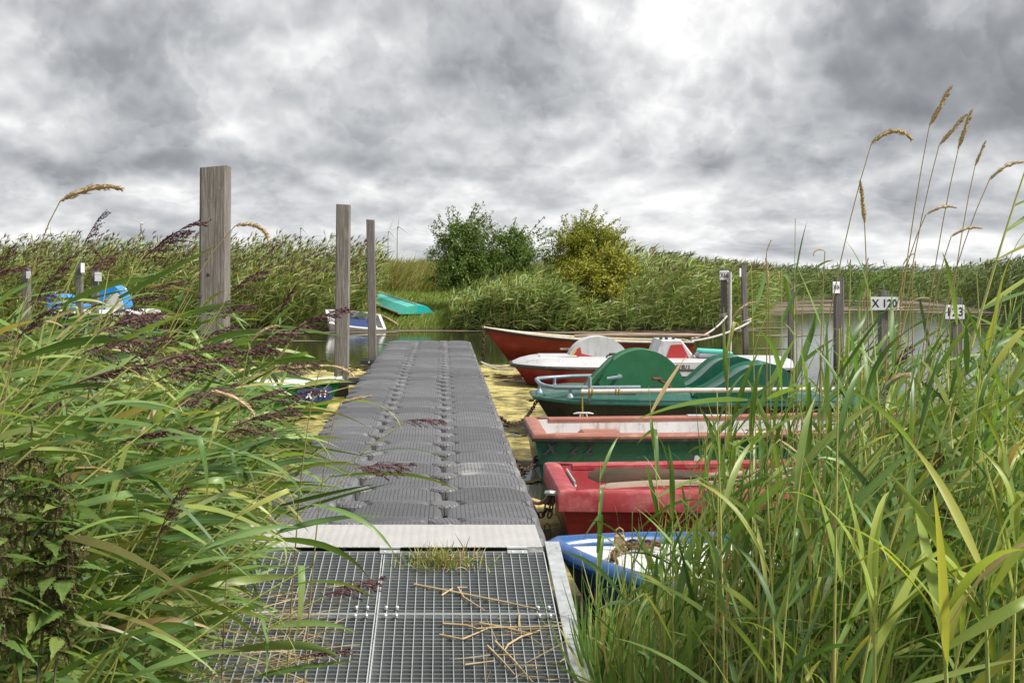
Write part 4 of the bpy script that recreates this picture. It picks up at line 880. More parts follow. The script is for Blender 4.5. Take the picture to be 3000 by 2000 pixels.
# near blue and white boat
nb = thing('moored_boat', 'white decked boat with thick blue rim half hidden by grass beside the gangway', 'boat', (0.56, 6.18, 0), R(-26))
hwn = lambda t: 0.60 * (1 - (1 - min(t / 0.45, 1)) ** 2.4 * 0.96) * (1 - 0.1 * max(0, t - .7))
ztn = lambda t: 0.285 + 0.03 * (1 - t) ** 2
mb = MB(); rows = hull_rows(2.7, 26, hwn, ztn, lambda t: -0.12, [(0.97, 0.95), (0.93, 0.5), (0.8, 0.05), (0, 0)], rake=0.25); mb.grid(rows, flip=True); mb.fan(rows[0]); mb.fan(rows[-1], True); mb.build('hull', 'navy', nb, True)
mb = MB(); rows = []
for i in range(27):
    t = i / 26; w = hwn(t); rows.append([(t * 2.7, w * f, ztn(t) + g * min(1, t * 5)) for f, g in ((-1, 0), (-.9, .0), (-.84, -.03), (-.5, .0), (0, .02), (.5, .0), (.84, -.03), (.9, 0), (1, 0))])
mb.grid(rows, flip=True); mb.build('deck', 'white', nb, True)
mb = MB(); mb.sweep(gunwale_path(2.7, 26, hwn, ztn), [(0.01 + 0.052 * math.cos(a), 0.004 + 0.04 * math.sin(a)) for a in np.linspace(0, 2 * math.pi, 11)[:-1]]); mb.build('rim', 'blue', nb, True)
cleat(nb, (0.42, 0.05, 0.30), 0.3)

# left green boat X 11
lb = thing('moored_boat', 'green and white decked boat with blue X 11 panel, left of the dock', 'boat', (-1.16, 14.7, 0), math.pi)
hwl = lambda t: 0.62 * (1 - (1 - min(t / 0.5, 1)) ** 2.2 * 0.97); ztl = lambda t: 0.30 + 0.09 * (1 - t) ** 2.5
mb = MB(); rows = hull_rows(3.2, 26, hwl, ztl, lambda t: -0.12, [(0.97, 0.95), (0.95, 0.62), (0.91, 0.6), (0.8, 0.05), (0, 0)], rake=0.3); mb.grid(rows, flip=True); mb.fan(rows[0]); mb.fan(rows[-1], True); mb.build('hull', 'bgreen', lb, True)
mb = MB(); rows = []
for i in range(27):
    t = i / 26; w = hwl(t); rows.append([(t * 3.2, w * f, ztl(t) + g) for f, g in ((-1, 0), (-.9, .012), (-.8, .03), (0, .05), (.8, .03), (.9, .012), (1, 0))])
mb.grid(rows, flip=True); mb.build('deck', 'white', lb, True)
mb = MB(); mb.sweep(gunwale_path(3.2, 26, hwl, ztl), [(0.0 + 0.03 * math.cos(a), 0.004 + 0.022 * math.sin(a)) for a in np.linspace(0, 2 * math.pi, 9)[:-1]]); mb.build('rim', 'bgreen', lb, True)
mb = MB(); rows = []
for k in range(10):
    t = 0.035 + 0.115 * k / 9; w = hwl(t)
    rows.append([(t * 3.2 + 0.3 * (1 - 0.9) * (1 - t) ** 3 * 0, w * 0.985 + 0.012, ztl(t) - 0.045), (t * 3.2, w * 0.955 + 0.012, ztl(t) - 0.20)])
mb.grid(rows); pn = mb.build('name_panel', 'navy', lb)
for ch, xx in (('X', 0.36), ('11', 0.21)):
    t = xx / 3.2; w = hwl(t); sl_ = (hwl(t + .02) - hwl(t - .02)) / (.04 * 3.2)
    letters(ch, 0.12, 'ink_w', lb, (xx, w * 0.972 + 0.028, ztl(t) - 0.12), rot=(math.pi / 2 - 0.1, 0, math.pi + math.atan(sl_)), bold=0.003, shear=0.2)

# far shore: aluminium boat, upturned turquoise boat, rusty post, pole
ab = thing('beached_boat', 'white boat with navy floor run up half sunk on the far shore', 'boat', (-3.25, 35.35, 0.02), R(0)); ab.rotation_euler = (R(20), R(6), R(14))
L_, hwa, zta = 1.55, (lambda t: 0.62 * (0.80 + 0.2 * math.sin(t * 3))), (lambda t: 0.40)
mb = MB(); rows = hull_rows(L_, 10, hwa, zta, lambda t: 0.0, [(1, 1), (0.94, .5), (0.85, 0), (0, 0)], rake=0.1, rake1=.25); mb.grid(rows, flip=True); mb.fan(rows[0]); mb.fan(rows[-1], True); mb.build('hull', 'white', ab, True)
mb = MB(); rows = [[(t * L_, hwa(t) * f, z) for f, z in ((-.88, .395), (-.84, .16), (.84, .16), (.88, .395))] for t in np.linspace(.04, .95, 8)]; mb.grid(rows); mb.fan(rows[0], True); mb.fan(rows[-1]); mb.build('inner_liner', 'greywhite', ab, True)
mb = MB(); mb.bbox((0.85, 0, 0.27), (0.6, 0.98, 0.03), 0.01); mb.build('floor_board', 'navy', ab); mb = MB(); mb.bbox((1.3, 0, 0.33), (0.14, 1.04, 0.05), 0.015); mb.build('thwart', 'white', ab)
mb = MB(); mb.sweep(gunwale_path(L_, 10, hwa, zta), [(0.02, -.03), (0.02, .015), (-.06, .015), (-.06, -.005)]); mb.build('gunwale', 'white', ab, True)

tb = thing('upturned_boat', 'turquoise wooden boat lying keel up on the grassy far bank', 'boat', (0, 0, 0))
A_, B_ = P(1018, 866, 43.5), P(1222, 936, 38.2)
A_.z = float(ground_z(A_.x, A_.y)) + 0.08; B_.z = float(ground_z(B_.x, B_.y)) + 0.08
tb.location = A_; ax_ = (B_ - A_); Lb = ax_.length; tb.rotation_euler = (0, -math.asin(ax_.z / Lb), math.atan2(ax_.y, ax_.x))
for sd_, mt, nm in ((1, 'turq', 'upper_side'), (-1, 'turq_pale', 'lower_side')):
    mb = MB(); rows = []
    for k in range(15):
        t = k / 14; w = 0.05 + 0.54 * (1 - (1 - t) ** 1.7); hh = 0.07 + 0.17 * min(1, t * 2.2)
        rows.append([(t * Lb, 0.0, hh), (t * Lb, sd_ * w * 0.55, hh * 0.80), (t * Lb, sd_ * w, 0.0 - .03)])
    mb.grid(rows, flip=(sd_ > 0)); mb.add([rows[-1][0], rows[-1][1], rows[-1][2], (Lb, 0, -.03)], [(0, 1, 2, 3)]); mb.build(nm, mt, tb)
mb = MB(); mb.tube([(k / 14 * Lb, 0, 0.07 + 0.17 * min(1, k / 14 * 2.2) + .012) for k in range(15)], 0.022, 6); mb.build('keel', 'greywhite', tb)
mb = MB(); mb.tube([(k / 14 * Lb, -(0.05 + 0.54 * (1 - (1 - k / 14) ** 1.7)) - .01, 0.0) for k in range(15)], 0.03, 6); mb.build('rub_strip', 'oar', tb)
pa, pb_ = P(1105, 905, 38.5), P(1165, 962, 36.4); pa.z = float(ground_z(pa.x, pa.y)) + .05; pb_.z = float(ground_z(pb_.x, pb_.y)) + .05
wpz = thing('wooden_pole', 'peeled brown pole lying on the bank in front of the upturned boat', 'pole', pa); mb = MB(); mb.tube([(0, 0, 0), (pb_ - pa) * .5 + Vector((0, 0, .02)), pb_ - pa], [0.04, .05, .055], 8); mb.build('shaft', 'straw_pole', wpz, True)
c = P(1031, 826, 42.5); gz_ = float(ground_z(c.x, 42.5)); ir = thing('iron_post', 'rusty iron stake with small white tag on the far bank', 'post', (c.x, 42.5, gz_)); mb = MB(); mb.bbox((0, 0, .40), (.10, .10, 1.0), .01); mb.bbox((.06, 0, .72), (.18, .06, .30), .01); mb.build('stake', 'rust', ir)
mb = MB(); mb.bbox((-.14, 0, .72), (.12, .02, .18), .005); mb.build('tag', 'sign', ir)

# chains and ropes
chain('rusty chain from the dock to the bow of the green pedal boat', catenary((0.54, 12.2, 0.26), (0.98, 13.1, 0.36), 0.16), 0.06, 0.0065)
chain('dark chain from the dock to the green X 22 boat', catenary((0.52, 9.35, 0.27), (0.74, 9.95, 0.22), 0.10), 0.06, 0.007)
chain('short chain hanging from the dock beside the X 22 boat', [(0.53, 9.35, 0.27), (0.545, 9.33, 0.12), (0.55, 9.33, 0.02)], 0.06, 0.007)
chain('dark chain with padlock between the dock and the near red boat', catenary((0.53, 7.85, 0.25), (0.66, 7.77, 0.29), 0.12) + [Vector((0.66, 7.76, 0.22)), Vector((0.635, 7.74, 0.12))], 0.055, 0.006, 'chain_dark', (0.63, 7.72, 0.06), 'chain_dark')
chain('rusty chain heaped with a brass padlock on the blue-rimmed boat', [(0.86, 6.12, .345), (0.92, 6.08, .35), (0.98, 6.10, .345), (1.02, 6.05, .35), (0.96, 6.02, .352), (0.90, 6.02, .352), (0.84, 5.98, .35), (0.80, 5.92, .348), (0.78, 5.84, .33), (0.775, 5.80, .2), (0.77, 5.79, .05)], 0.055, 0.007, 'rust', (0.84, 6.08, 0.365), 'straw_pole')
rope('pale rope from the dock to the nose of the red and white pedal boat', catenary((0.55, 18.6, 0.33), (1.28, 18.45, 0.40), 0.10), 0.010)
rope('second white rope drooping from the dock to the red and white pedal boat', catenary((0.55, 18.6, 0.33), (1.02, 18.2, 0.25), 0.05), 0.011)
rope('pinkish frayed rope from the dock to the near red boat', catenary((0.52, 8.35, 0.25), (0.66, 7.86, 0.28), 0.09), 0.011, 'rope_pink')
c66 = P(2126, 925, 26.2); rope('white rope from the X66 post down to the orange boat', catenary(c66 + Vector((0, -.12, 0)), (4.55, 23.4, 0.42), 0.10), 0.018)
cp2 = P(2190, 945, 24.8); rope('white rope from the leaning post down to the orange boat', catenary(cp2 + Vector((0, -.08, 0)), (4.45, 22.9, 0.40), 0.06), 0.020)
for cc, rr, lb_ in ((c66, 0.10, 'white rope loop tied round the X66 post'), (cp2, 0.085, 'white rope loop tied round the leaning post')):
    mb = MB(); o = thing('rope_loop', lb_, 'rope', (cc.x, cc.y + (0.1 if rr > .09 else 0.1), cc.z))
    for dz in (0, .04): mb.tube([(rr * math.cos(a), rr * math.sin(a), dz + .03 * math.cos(a)) for a in np.linspace(0, 6.283, 17)], 0.018, 6, False)
    mb.build('strand', 'rope', o, True)
chain('old chain hanging from the bow of the orange boat', [(0.74, 23.3, .58), (0.74, 23.2, .3), (0.73, 23.2, .1), (0.76, 23.25, -.02)], 0.08, 0.010)

# ------------------------------------------------------------------ wind turbines
def turbine(label, hx, hy, Y, blade_px, phase, yaw=0.3):
    c = P(hx, hy, Y); t_ = thing('wind_turbine', label, 'wind turbine', (c.x, Y, 1.0), 0, 'wind turbines on the horizon'); hz = c.z - 1.0; s_ = hz / 100
    mb = MB(); mb.tube([(0, 0, 0), (0, 0, hz - 1.5 * s_)], [2.6 * s_, 1.5 * s_], 12); mb.build('tower', 'turbine', t_, True)
    mb = MB(); mb.bbox((2.2 * s_, 3 * s_, hz), (4 * s_, 10 * s_, 4 * s_), .6 * s_); na = mb.build('nacelle', 'turbine', t_); mb = MB(); mb.bbox((2.2 * s_, -0.6 * s_, hz), (4.15 * s_, 2.0 * s_, 4.15 * s_), .4 * s_); mb.build('red_band', 'turbine_red', na)
    Lb = blade_px / F * Y; hub = Vector((2.2 * s_, -3.5 * s_, hz)); mb = MB(); mb.tube([hub + Vector((0, 2 * s_, 0)), hub, hub - Vector((0, 1.6 * s_, 0))], [1.8 * s_, 1.8 * s_, .6 * s_], 10); mb.build('hub', 'turbine', t_, True)
    for k in range(3):
        a = phase + k * 2.0944; d = Vector((math.sin(a) * math.cos(yaw), math.sin(a) * math.sin(yaw), math.cos(a))); sd = Vector((math.cos(a) * math.cos(yaw), 0, -math.sin(a))); rows = []
        for u, w in ((0, 1.2), (.06, 1.3), (.2, 2.4), (.6, 1.4), (.95, .5), (1, .1)):
            p = hub + d * (Lb * u); rows.append([p - sd * w * s_ * .4, p + Vector((0, -.4 * s_, 0)), p + sd * w * s_ * .6, p + Vector((0, .4 * s_, 0))])
        mb = MB(); mb.grid(rows, close=True); mb.build('blade', 'turbine', t_, True)
turbine('wind turbine farthest left above the far reeds', 413, 655, 3300, 30, -0.95)
turbine('wind turbine between the thick post and the middle post', 881, 666, 3000, 34, -1.75)
turbine('left one of the wind turbine pair right of the thin post', 1138, 676, 2900, 42, 0.35)
turbine('right one of the wind turbine pair, tallest on the horizon', 1165, 663, 2700, 48, 0.05)

# ------------------------------------------------------------------ far vegetation (masses)
def ribbons(name, mat, base, dirs, lens, wids, cols, droop, nseg=3, wind=None, label=None, cat=None, twist=None, rs=None, build=True):
    """many tapering ribbons as one mesh (arrays): base Nx3, dirs Nx3 (unit), droop bends towards -z / wind"""
    N = len(base); rs = rs or np.random.RandomState(1)
    ts = np.linspace(0, 1, nseg + 1); side = np.cross(dirs, np.array([0, 0, 1.0])); nrm = np.linalg.norm(side, axis=1, keepdims=True); side = np.where(nrm > 1e-3, side / np.maximum(nrm, 1e-6), np.array([1.0, 0, 0]))
    ph = rs.uniform(0, 2 * np.pi, N) if twist is None else twist
    up = np.cross(side, dirs); wdir = side * np.cos(ph)[:, None] + up * np.sin(ph)[:, None]
    V = np.zeros((N, nseg + 1, 2, 3)); prof = np.array([min(1.0, 0.45 + 3.0 * t) * (1 - t ** 2.2) + 0.02 for t in ts])
    for k, t in enumerate(ts):
        c = base + dirs * (lens * t)[:, None]; c = c + np.array([0, 0, -1.0]) * (droop * lens * t * t)[:, None]
        if wind is not None: c = c + wind * (lens * t * t)[:, None]
        h = wdir * (wids * prof[k] / 2)[:, None]; V[:, k, 0] = c - h; V[:, k, 1] = c + h
    V = V.reshape(-1, 3); b = (np.arange(N) * (nseg + 1) * 2)[:, None]
    fs = [np.stack([b[:, 0] + 2 * k, b[:, 0] + 2 * k + 1, b[:, 0] + 2 * k + 3, b[:, 0] + 2 * k + 2], 1) for k in range(nseg)]
    fs = np.concatenate(fs); C = np.repeat(cols, (nseg + 1) * 2, axis=0); return V, fs, C
def mass(name, mat, parts, label, cat):
    V = []; Fs = []; C = []; o = 0
    for v, f, c in parts: V.append(v); Fs.append(f + o); C.append(c); o += len(v)
    V = np.concatenate(V); Fs = np.concatenate(Fs); C = np.concatenate(C); me = bpy.data.meshes.new(name)
    me.vertices.add(len(V)); me.vertices.foreach_set('co', V.ravel().astype(np.float32)); me.loops.add(len(Fs) * 4); me.loops.foreach_set('vertex_index', Fs.ravel().astype(np.int32))
    me.polygons.add(len(Fs)); me.polygons.foreach_set('loop_start', (np.arange(len(Fs)) * 4).astype(np.int32)); me.update(calc_edges=True)
    a_ = me.color_attributes.new('Col', 'FLOAT_COLOR', 'POINT'); a_.data.foreach_set('color', np.concatenate([C, np.ones((len(C), 1))], 1).ravel().astype(np.float32))
    me.polygons.foreach_set('use_smooth', [True] * len(Fs)); me.materials.append(M[mat]); return tag(link(name, me), label, cat, kind='stuff')
def pick(rs, N, pal, jit=0.25):
    pal = np.array(pal); c = pal[rs.randint(0, len(pal), N)]; k = rs.uniform(0, 1, (N, 1)); c2 = pal[rs.randint(0, len(pal), N)]; return (c * k + c2 * (1 - k)) * rs.uniform(1 - jit, 1 + jit, (N, 1))
def unit(a): return a / np.linalg.norm(a, axis=1, keepdims=True)
def reed_mass(name, label, xs, ys, hs, seed, pal, nleaf=9, leaf=(0.28, 0.55), lw=0.036, pan=0.5, lean=0.25, panpal=((0.10, 0.06, 0.05), (0.16, 0.11, 0.08)), low=0.05):
    rs = np.random.RandomState(seed); N = len(xs); zs = ground_z(xs, ys); base = np.stack([xs, ys, zs - 0.05], 1); parts = []
    ld = np.stack([lean + rs.normal(0, .12, N), rs.normal(0, .12, N), np.ones(N)], 1); ld = unit(ld); stemc = pick(rs, N, [(0.22, 0.24, 0.07), (0.30, 0.27, 0.11)])
    parts.append(ribbons('', '', base, ld, hs, np.full(N, 0.014), stemc, np.zeros(N), 3, np.array([0.10, 0, 0]), rs=rs))
    for k in range(nleaf):
        f = rs.uniform(low, 0.98, N); b = base + ld * (hs * f)[:, None] + np.array([0.10, 0, 0]) * (hs * f * f)[:, None]
        a = rs.uniform(0, 2 * np.pi, N); d = np.stack([np.cos(a) * .65 + 0.45, np.sin(a) * .65, rs.uniform(0.35, 1.1, N)], 1); d = unit(d)
        shade = pick(rs, N, pal)
        parts.append(ribbons('', '', b, d, rs.uniform(*leaf, N), rs.uniform(.7, 1.3, N) * lw, shade, rs.uniform(.1, .75, N), 3, np.array([0.22, 0, 0]), rs=rs))
    m_ = rs.uniform(0, 1, N) < pan; nb_ = m_.sum()
    if nb_:
        tip = base[m_] + ld[m_] * (hs[m_] * 0.97)[:, None] + np.array([0.10, 0, 0]) * (hs[m_] * .95)[:, None]
        for k in range(5):
            d = unit(np.stack([rs.uniform(.1, .9, nb_), rs.normal(0, .3, nb_), rs.uniform(.7, 1.4, nb_)], 1)); parts.append(ribbons('', '', tip, d, rs.uniform(.13, .27, nb_), np.full(nb_, .028), pick(rs, nb_, panpal), rs.uniform(0, .3, nb_), 2, np.array([0.2, 0, 0]), rs=rs))
    return mass(name, 'leaf_far', parts, label, cat='reeds')
FARPAL = [(0.13, 0.21, 0.05), (0.18, 0.28, 0.075), (0.25, 0.34, 0.11), (0.33, 0.36, 0.12), (0.09, 0.155, 0.04)]
DRYPAL = FARPAL + [(0.38, 0.34, 0.14), (0.25, 0.35, 0.12)]
rs = np.random.RandomState(11)
def scatter(n, x0, x1, dmin, dmax, rs, ymin=28, ymax=1e9, front=2.0, keep=None):
    xs, ys = [], []
    while len(xs) < n:
        x = rs.uniform(x0, x1, n * 2); y = rs.uniform(max(ymin, 30), min(ymax, 90), n * 2); d = shore_dist(x, y)
        ok = (d > dmin) & (d < dmax) & (rs.uniform(0, 1, n * 2) < np.exp(-(d - dmin) / front) + 0.12)
        if keep is not None: ok &= keep(x, y)
        xs += list(x[ok]); ys += list(y[ok])
    return np.array(xs[:n]), np.array(ys[:n])
path_keep = lambda x, y: (x < -2.35 - 0.02 * (y - 36)) 
xs, ys = scatter(5200, -17, -1.9, 0.05, 11, rs, ymax=52, front=3.0, keep=path_keep)
hs = rs.uniform(1.5, 2.05, len(xs)) * np.clip(0.86 + 0.10 * np.clip((-xs - 2.5) / 3, 0, 1.4), 0, 1.05); hs *= np.where(rs.uniform(0, 1, len(xs)) < .3, rs.uniform(.5, .9, len(xs)), 1)
reed_mass('far_reed_bed', 'dense green reed bed with dark plumes along the far left bank', xs, ys, hs, 21, FARPAL + [(0.30, 0.31, 0.09), (0.40, 0.34, 0.14)], 9, pan=0.6)
xs, ys = scatter(1500, 0.15, 4.2, 0.0, 2.6, rs, ymax=40, front=2.5)
hs = rs.uniform(0.8, 1.35, len(xs)) * np.clip(0.65 + 0.5 * np.clip((xs - 0.2) / 1.5, 0, 1), 0, 1.05)
hs *= np.where((xs > 3.3) & (ys < 36.4), .5, 1)
reed_mass('far_reed_bed', 'arching pale green reeds below the two bushes on the far bank', xs, ys, hs, 22, DRYPAL, 12, pan=0.05, lean=0.15)
xs, ys = scatter(3800, 4.0, 13.5, 0.0, 8, rs, ymax=56, front=2.4, keep=lambda x, y: x < 13.2)
hs = rs.uniform(1.5, 2.0, len(xs)) * np.clip(1.06 - 0.03 * (xs - 5), 0.8, 1.08); hs *= np.where(rs.uniform(0, 1, len(xs)) < .35, rs.uniform(.4, .9, len(xs)), 1)
hs *= np.where((xs < 5.1) & (ys < 36.6), .45, 1)
reed_mass('far_reed_bed', 'tall reed bed on the far bank right of the bushes behind X66', xs, ys, hs, 23, DRYPAL, 10, pan=0.3, panpal=((0.20, 0.16, 0.11), (0.14, 0.09, 0.07)))
xs, ys = scatter(3600, 11.5, 46, 0.2, 16, rs, ymin=40, ymax=90, front=5.0)
hs = rs.uniform(1.35, 1.75, len(xs)) + 0.3 * np.clip((26 - ys * 0.4), 0, 1) * (xs > 19)
reed_mass('far_reed_bed', 'dark green reed bed across the open water at the right horizon', xs, ys, hs * 1.08, 24, [(0.085, 0.135, 0.04), (0.12, 0.18, 0.055), (0.16, 0.20, 0.07)], 7, leaf=(.4, .7), lw=.06, pan=0.25)
xs, ys = scatter(1700, 17.8, 26, 0.1, 5, rs, ymin=30, ymax=62, front=3.0, keep=lambda x, y: x > 15)
reed_mass('far_reed_bed', 'tall dark reeds on the near right shore of the open water', xs, ys, rs.uniform(1.5, 2.1, len(xs)), 25, [(0.06, 0.10, 0.03), (0.085, 0.135, 0.04), (0.11, 0.15, 0.05)], 8, leaf=(.35, .6), lw=.05, pan=0.3)
# plain of reeds and meadow behind
def meadow(name, label, x0, x1, y0, y1, n, h, w, pal, seed, lean=.25, keep=None):
    rs = np.random.RandomState(seed); x = rs.uniform(x0, x1, n); y = y0 + (y1 - y0) * rs.uniform(0, 1, n) ** 1.3
    if keep is not None: k = keep(x, y); x, y = x[k], y[k]; n = len(x)
    b = np.stack([x, y, ground_z(x, y) - .02], 1); d = unit(np.stack([lean + rs.normal(0, .25, n), rs.normal(0, .25, n), np.ones(n)], 1))
    return mass(name, 'leaf_far', [ribbons('', '', b, d, rs.uniform(*h, n), rs.uniform(.6, 1.4, n) * w, pick(rs, n, pal), rs.uniform(0, .3, n), 3, np.array([.2, 0, 0]), rs=rs)], label, 'grass')
land = lambda x, y: shore_dist(x, y) > 0.15
meadow('tall_grass', 'golden and green tall grass on top of the far bank', -3.6, 2.5, 43.5, 56, 9000, (.6, 1.25), .03, [(0.40, 0.31, 0.14), (0.36, 0.30, 0.10), (0.20, 0.24, 0.06), (0.25, 0.26, 0.07), (0.15, 0.21, 0.05)], 31)
meadow('tall_grass', 'distant green tall grass along the skyline behind the far bank', -26, 12, 50, 75, 9000, (.9, 1.5), .05, [(0.16, 0.22, 0.06), (0.22, 0.25, 0.08), (0.12, 0.17, 0.05), (0.30, 0.26, 0.12)], 32)
meadow('short_grass', 'short green grass on the sloping clearing by the upturned boat', -3.4, 1.2, 35.6, 45.5, 15000, (.06, .22), .02, [(0.20, 0.30, 0.05), (0.25, 0.34, 0.07), (0.16, 0.25, 0.045), (0.34, 0.33, 0.10)], 33, keep=land)
meadow('far_meadow', 'flat distant meadow reaching to the horizon on the right', 5, 130, 76, 160, 9000, (1.0, 1.5), .16, [(0.09, 0.13, 0.045), (0.11, 0.15, 0.05), (0.07, 0.10, 0.04)], 34, keep=land)
meadow('far_meadow', 'flat distant meadow behind the left reeds', -70, 6, 62, 130, 7000, (.9, 1.3), .14, [(0.12, 0.17, 0.05), (0.15, 0.19, 0.06)], 35, keep=land)

# ------------------------------------------------------------------ bushes on the far bank
def bush(name, label, base, lobes, nclump, pal, seed, leaf=0.06, hollow=0.40, sprigs=18, per=26):
    rs = np.random.RandomState(seed); bx, by = base; bz = float(ground_z(bx, by)); t_ = thing(name, label, 'bush', (bx, by, bz)); tr = MB(); cents = []
    for (cx_, cy_, cz_, rx, ry, rz, wgt) in lobes:
        c_ = Vector((cx_ - bx, cy_ - by, cz_ - bz)); mid = c_ * 0.5 + Vector((rs.normal(0, .1), rs.normal(0, .1), 0)); tr.tube([(rs.normal(0, .08), rs.normal(0, .08), -.1), mid, c_], [.055, .04, .022], 6)
        for k in range(int(nclump * wgt)):
            d = rs.normal(0, 1, 3); d /= np.linalg.norm(d); r = rs.uniform(hollow, 1.0) ** 0.7; wob = 0.80 + 0.75 * mnoise.noise(Vector(d) * 1.9 + Vector((seed, cx_, 0)))
            p = np.array(c_) + d * np.array((rx, ry, rz)) * r * wob; cents.append((p, 0.125)); 
            if k % 7 == 0: tr.tube([c_ * .7 + Vector((0, 0, .05)), Vector(p) * .55 + c_ * .45, Vector(p)], [.02, .012, .004], 4)
        for k in range(int(sprigs * wgt * 2)):
            d = rs.normal(0, 1, 3); d[2] = abs(d[2]) + .35; d /= np.linalg.norm(d); p0 = np.array(c_) + d * np.array((rx, ry, rz)) * 0.8; L = rs.uniform(.22, .5); p1 = p0 + (d * np.array((1, 1, 1.0)) + np.array((.35, 0, .15))) * L
            tr.tube([Vector(p0), Vector(p1)], [.01, .003], 4)
            for q in range(5): cents.append((p0 + (p1 - p0) * (q / 4), 0.055))
    tr.build('trunk', 'bark', t_, True)
    P0 = []; 
    for p, r in cents:
        m = per if r > .1 else 9; P0.append(p + rs.normal(0, r * .55, (m, 3)))
    b = np.concatenate(P0); n = len(b); d = unit(rs.normal(0, 1, (n, 3)) + np.array([.3, 0, -.1])); lobcol = pick(rs, n, pal, .3)
    v, f, c = ribbons('', '', b, d, rs.uniform(.7, 1.3, n) * leaf, rs.uniform(.7, 1.2, n) * leaf * .7, lobcol, np.zeros(n), 2, rs=rs)
    o = mass('crown', 'leaf_far', [(v, f, c)], None, None); del o['kind']; o.parent = t_; return t_
bush('hawthorn_bush', 'dark green hawthorn bush with two lobes and ragged top on the far bank', (1.2, 39.3), [(0.62, 39.3, 2.45, 1.1, .9, 1.12, .5), (0.55, 39.0, 1.6, 1.2, .8, .75, .3), (2.15, 39.4, 2.3, 1.2, .9, .85, .45), (1.5, 39.1, 1.7, 1.2, .8, .7, .3)], 900, [(0.05, 0.10, 0.02), (0.09, 0.165, 0.03), (0.14, 0.22, 0.045), (0.20, 0.25, 0.055)], 41)
bush('yellowing_bush', 'yellowish green bush with spiky top right of the hawthorn', (4.35, 39.4), [(4.3, 39.4, 2.45, 1.15, .8, .95, .55), (4.9, 39.3, 2.2, .95, .7, .85, .35), (3.9, 39.2, 1.7, 1.0, .7, .8, .3)], 800, [(0.18, 0.22, 0.025), (0.28, 0.29, 0.03), (0.38, 0.34, 0.035), (0.12, 0.18, 0.025)], 42)
bush('yellow_bush', 'low bright yellow leaved bush in front of the taller bushes', (4.2, 36.2), [(4.80, 36.5, 1.82, .85, .5, .60, .45), (4.05, 36.3, 1.55, .85, .5, .42, .4), (4.55, 36.0, 1.1, .6, .4, .5, .28), (4.1, 35.9, .75, .25, .2, .22, .08)], 430, [(0.34, 0.32, 0.04), (0.26, 0.28, 0.04), (0.16, 0.21, 0.03), (0.42, 0.38, 0.06)], 43, leaf=.07, sprigs=4)
# ------------------------------------------------------------------ near vegetation
def leaf_mesh(name, mat, droop, curl, twist, wr, seed, nseg=9, base_w=0.5, kink=None):
    """reed leaf of length 1 along +x, folded along its midrib, with uv (along, across)"""
    r = random.Random(seed); v = []; uv = []; ang = r.uniform(0.0, 0.12); p = Vector((0, 0, 0)); pts = []
    for k in range(nseg + 1):
        u = k / nseg; pts.append((p.copy(), ang)); a2 = ang - droop * (1.5 * u + 0.15) / nseg * 1.6
        if kink and abs(u - kink) < 0.06: a2 -= 1.3
        ang = a2; p = p + Vector((math.cos(ang), curl * u / 1.0, math.sin(ang))) / nseg
    for k, (q, a) in enumerate(pts):
        u = k / nseg; w = wr * (base_w + (1 - base_w) * min(1, u / 0.28)) * (1 - max(0, (u - 0.35) / 0.65) ** 1.6) * 0.5 + 0.0006; tw = twist * u
        n = Vector((-math.sin(a), 0, math.cos(a))); s_ = Vector((0, 1, 0)) * math.cos(tw) + n * math.sin(tw); nn = n * math.cos(tw) - Vector((0, 1, 0)) * math.sin(tw)
        fold = 0.22 * w
        for j, (f, c) in enumerate(((-1, 0.0), (0, 0.5), (1, 1.0))):
            v.append(q + s_ * (w * f) - nn * (fold if j == 1 else 0)); uv.append((u, c))
    fs = []
    for k in range(nseg):
        for j in range(2): fs.append((k * 3 + j, k * 3 + j + 1, k * 3 + j + 4, k * 3 + j + 3))
    me = bpy.data.meshes.new(name); me.from_pydata([tuple(q) for q in v], [], fs); ul = me.uv_layers.new(name='UVMap')
    for l in me.loops: ul.data[l.index].uv = uv[l.vertex_index]
    me.polygons.foreach_set('use_smooth', [True] * len(fs)); me.materials.append(M[mat]); return me
LEAVES = {}
for mt in ('leaf', 'leaf_r', 'leaf_y', 'leaf_dry'):
    LEAVES[mt] = [leaf_mesh('leaf', mt, d, c_, tw, w, i * 7 + 1, kink=kk) for i, (d, c_, tw, w, kk) in enumerate([(0.15, .05, .3, .078, None), (0.45, -.08, -.5, .070, None), (0.55, .1, .9, .076, None), (0.75, .0, -.8, .066, None),
                  (0.3, .15, 1.4, .080, None), (0.1, -.05, .1, .062, None), (0.65, -.15, -1.3, .074, None), (0.5, .08, .4, .068, .55), (0.95, .1, .5, .06, None)])]
def orient(d, roll):
    d = Vector(d).normalized(); up = Vector((0, 0, 1)); s_ = up.cross(d); s_ = s_.normalized() if s_.length > 1e-3 else Vector((0, 1, 0)); n = d.cross(s_)
    m = Matrix((d, s_, n)).transposed(); return m @ Matrix.Rotation(roll, 3, 'X')
def place(name, me, parent, p, d, roll, sc):
    o = link(name, me, parent); m = orient(d, roll).to_4x4(); s3 = (sc, sc, sc) if not isinstance(sc, tuple) else sc
    o.matrix_local = Matrix.Translation(p) @ m @ Matrix.Diagonal((*s3, 1)); return o

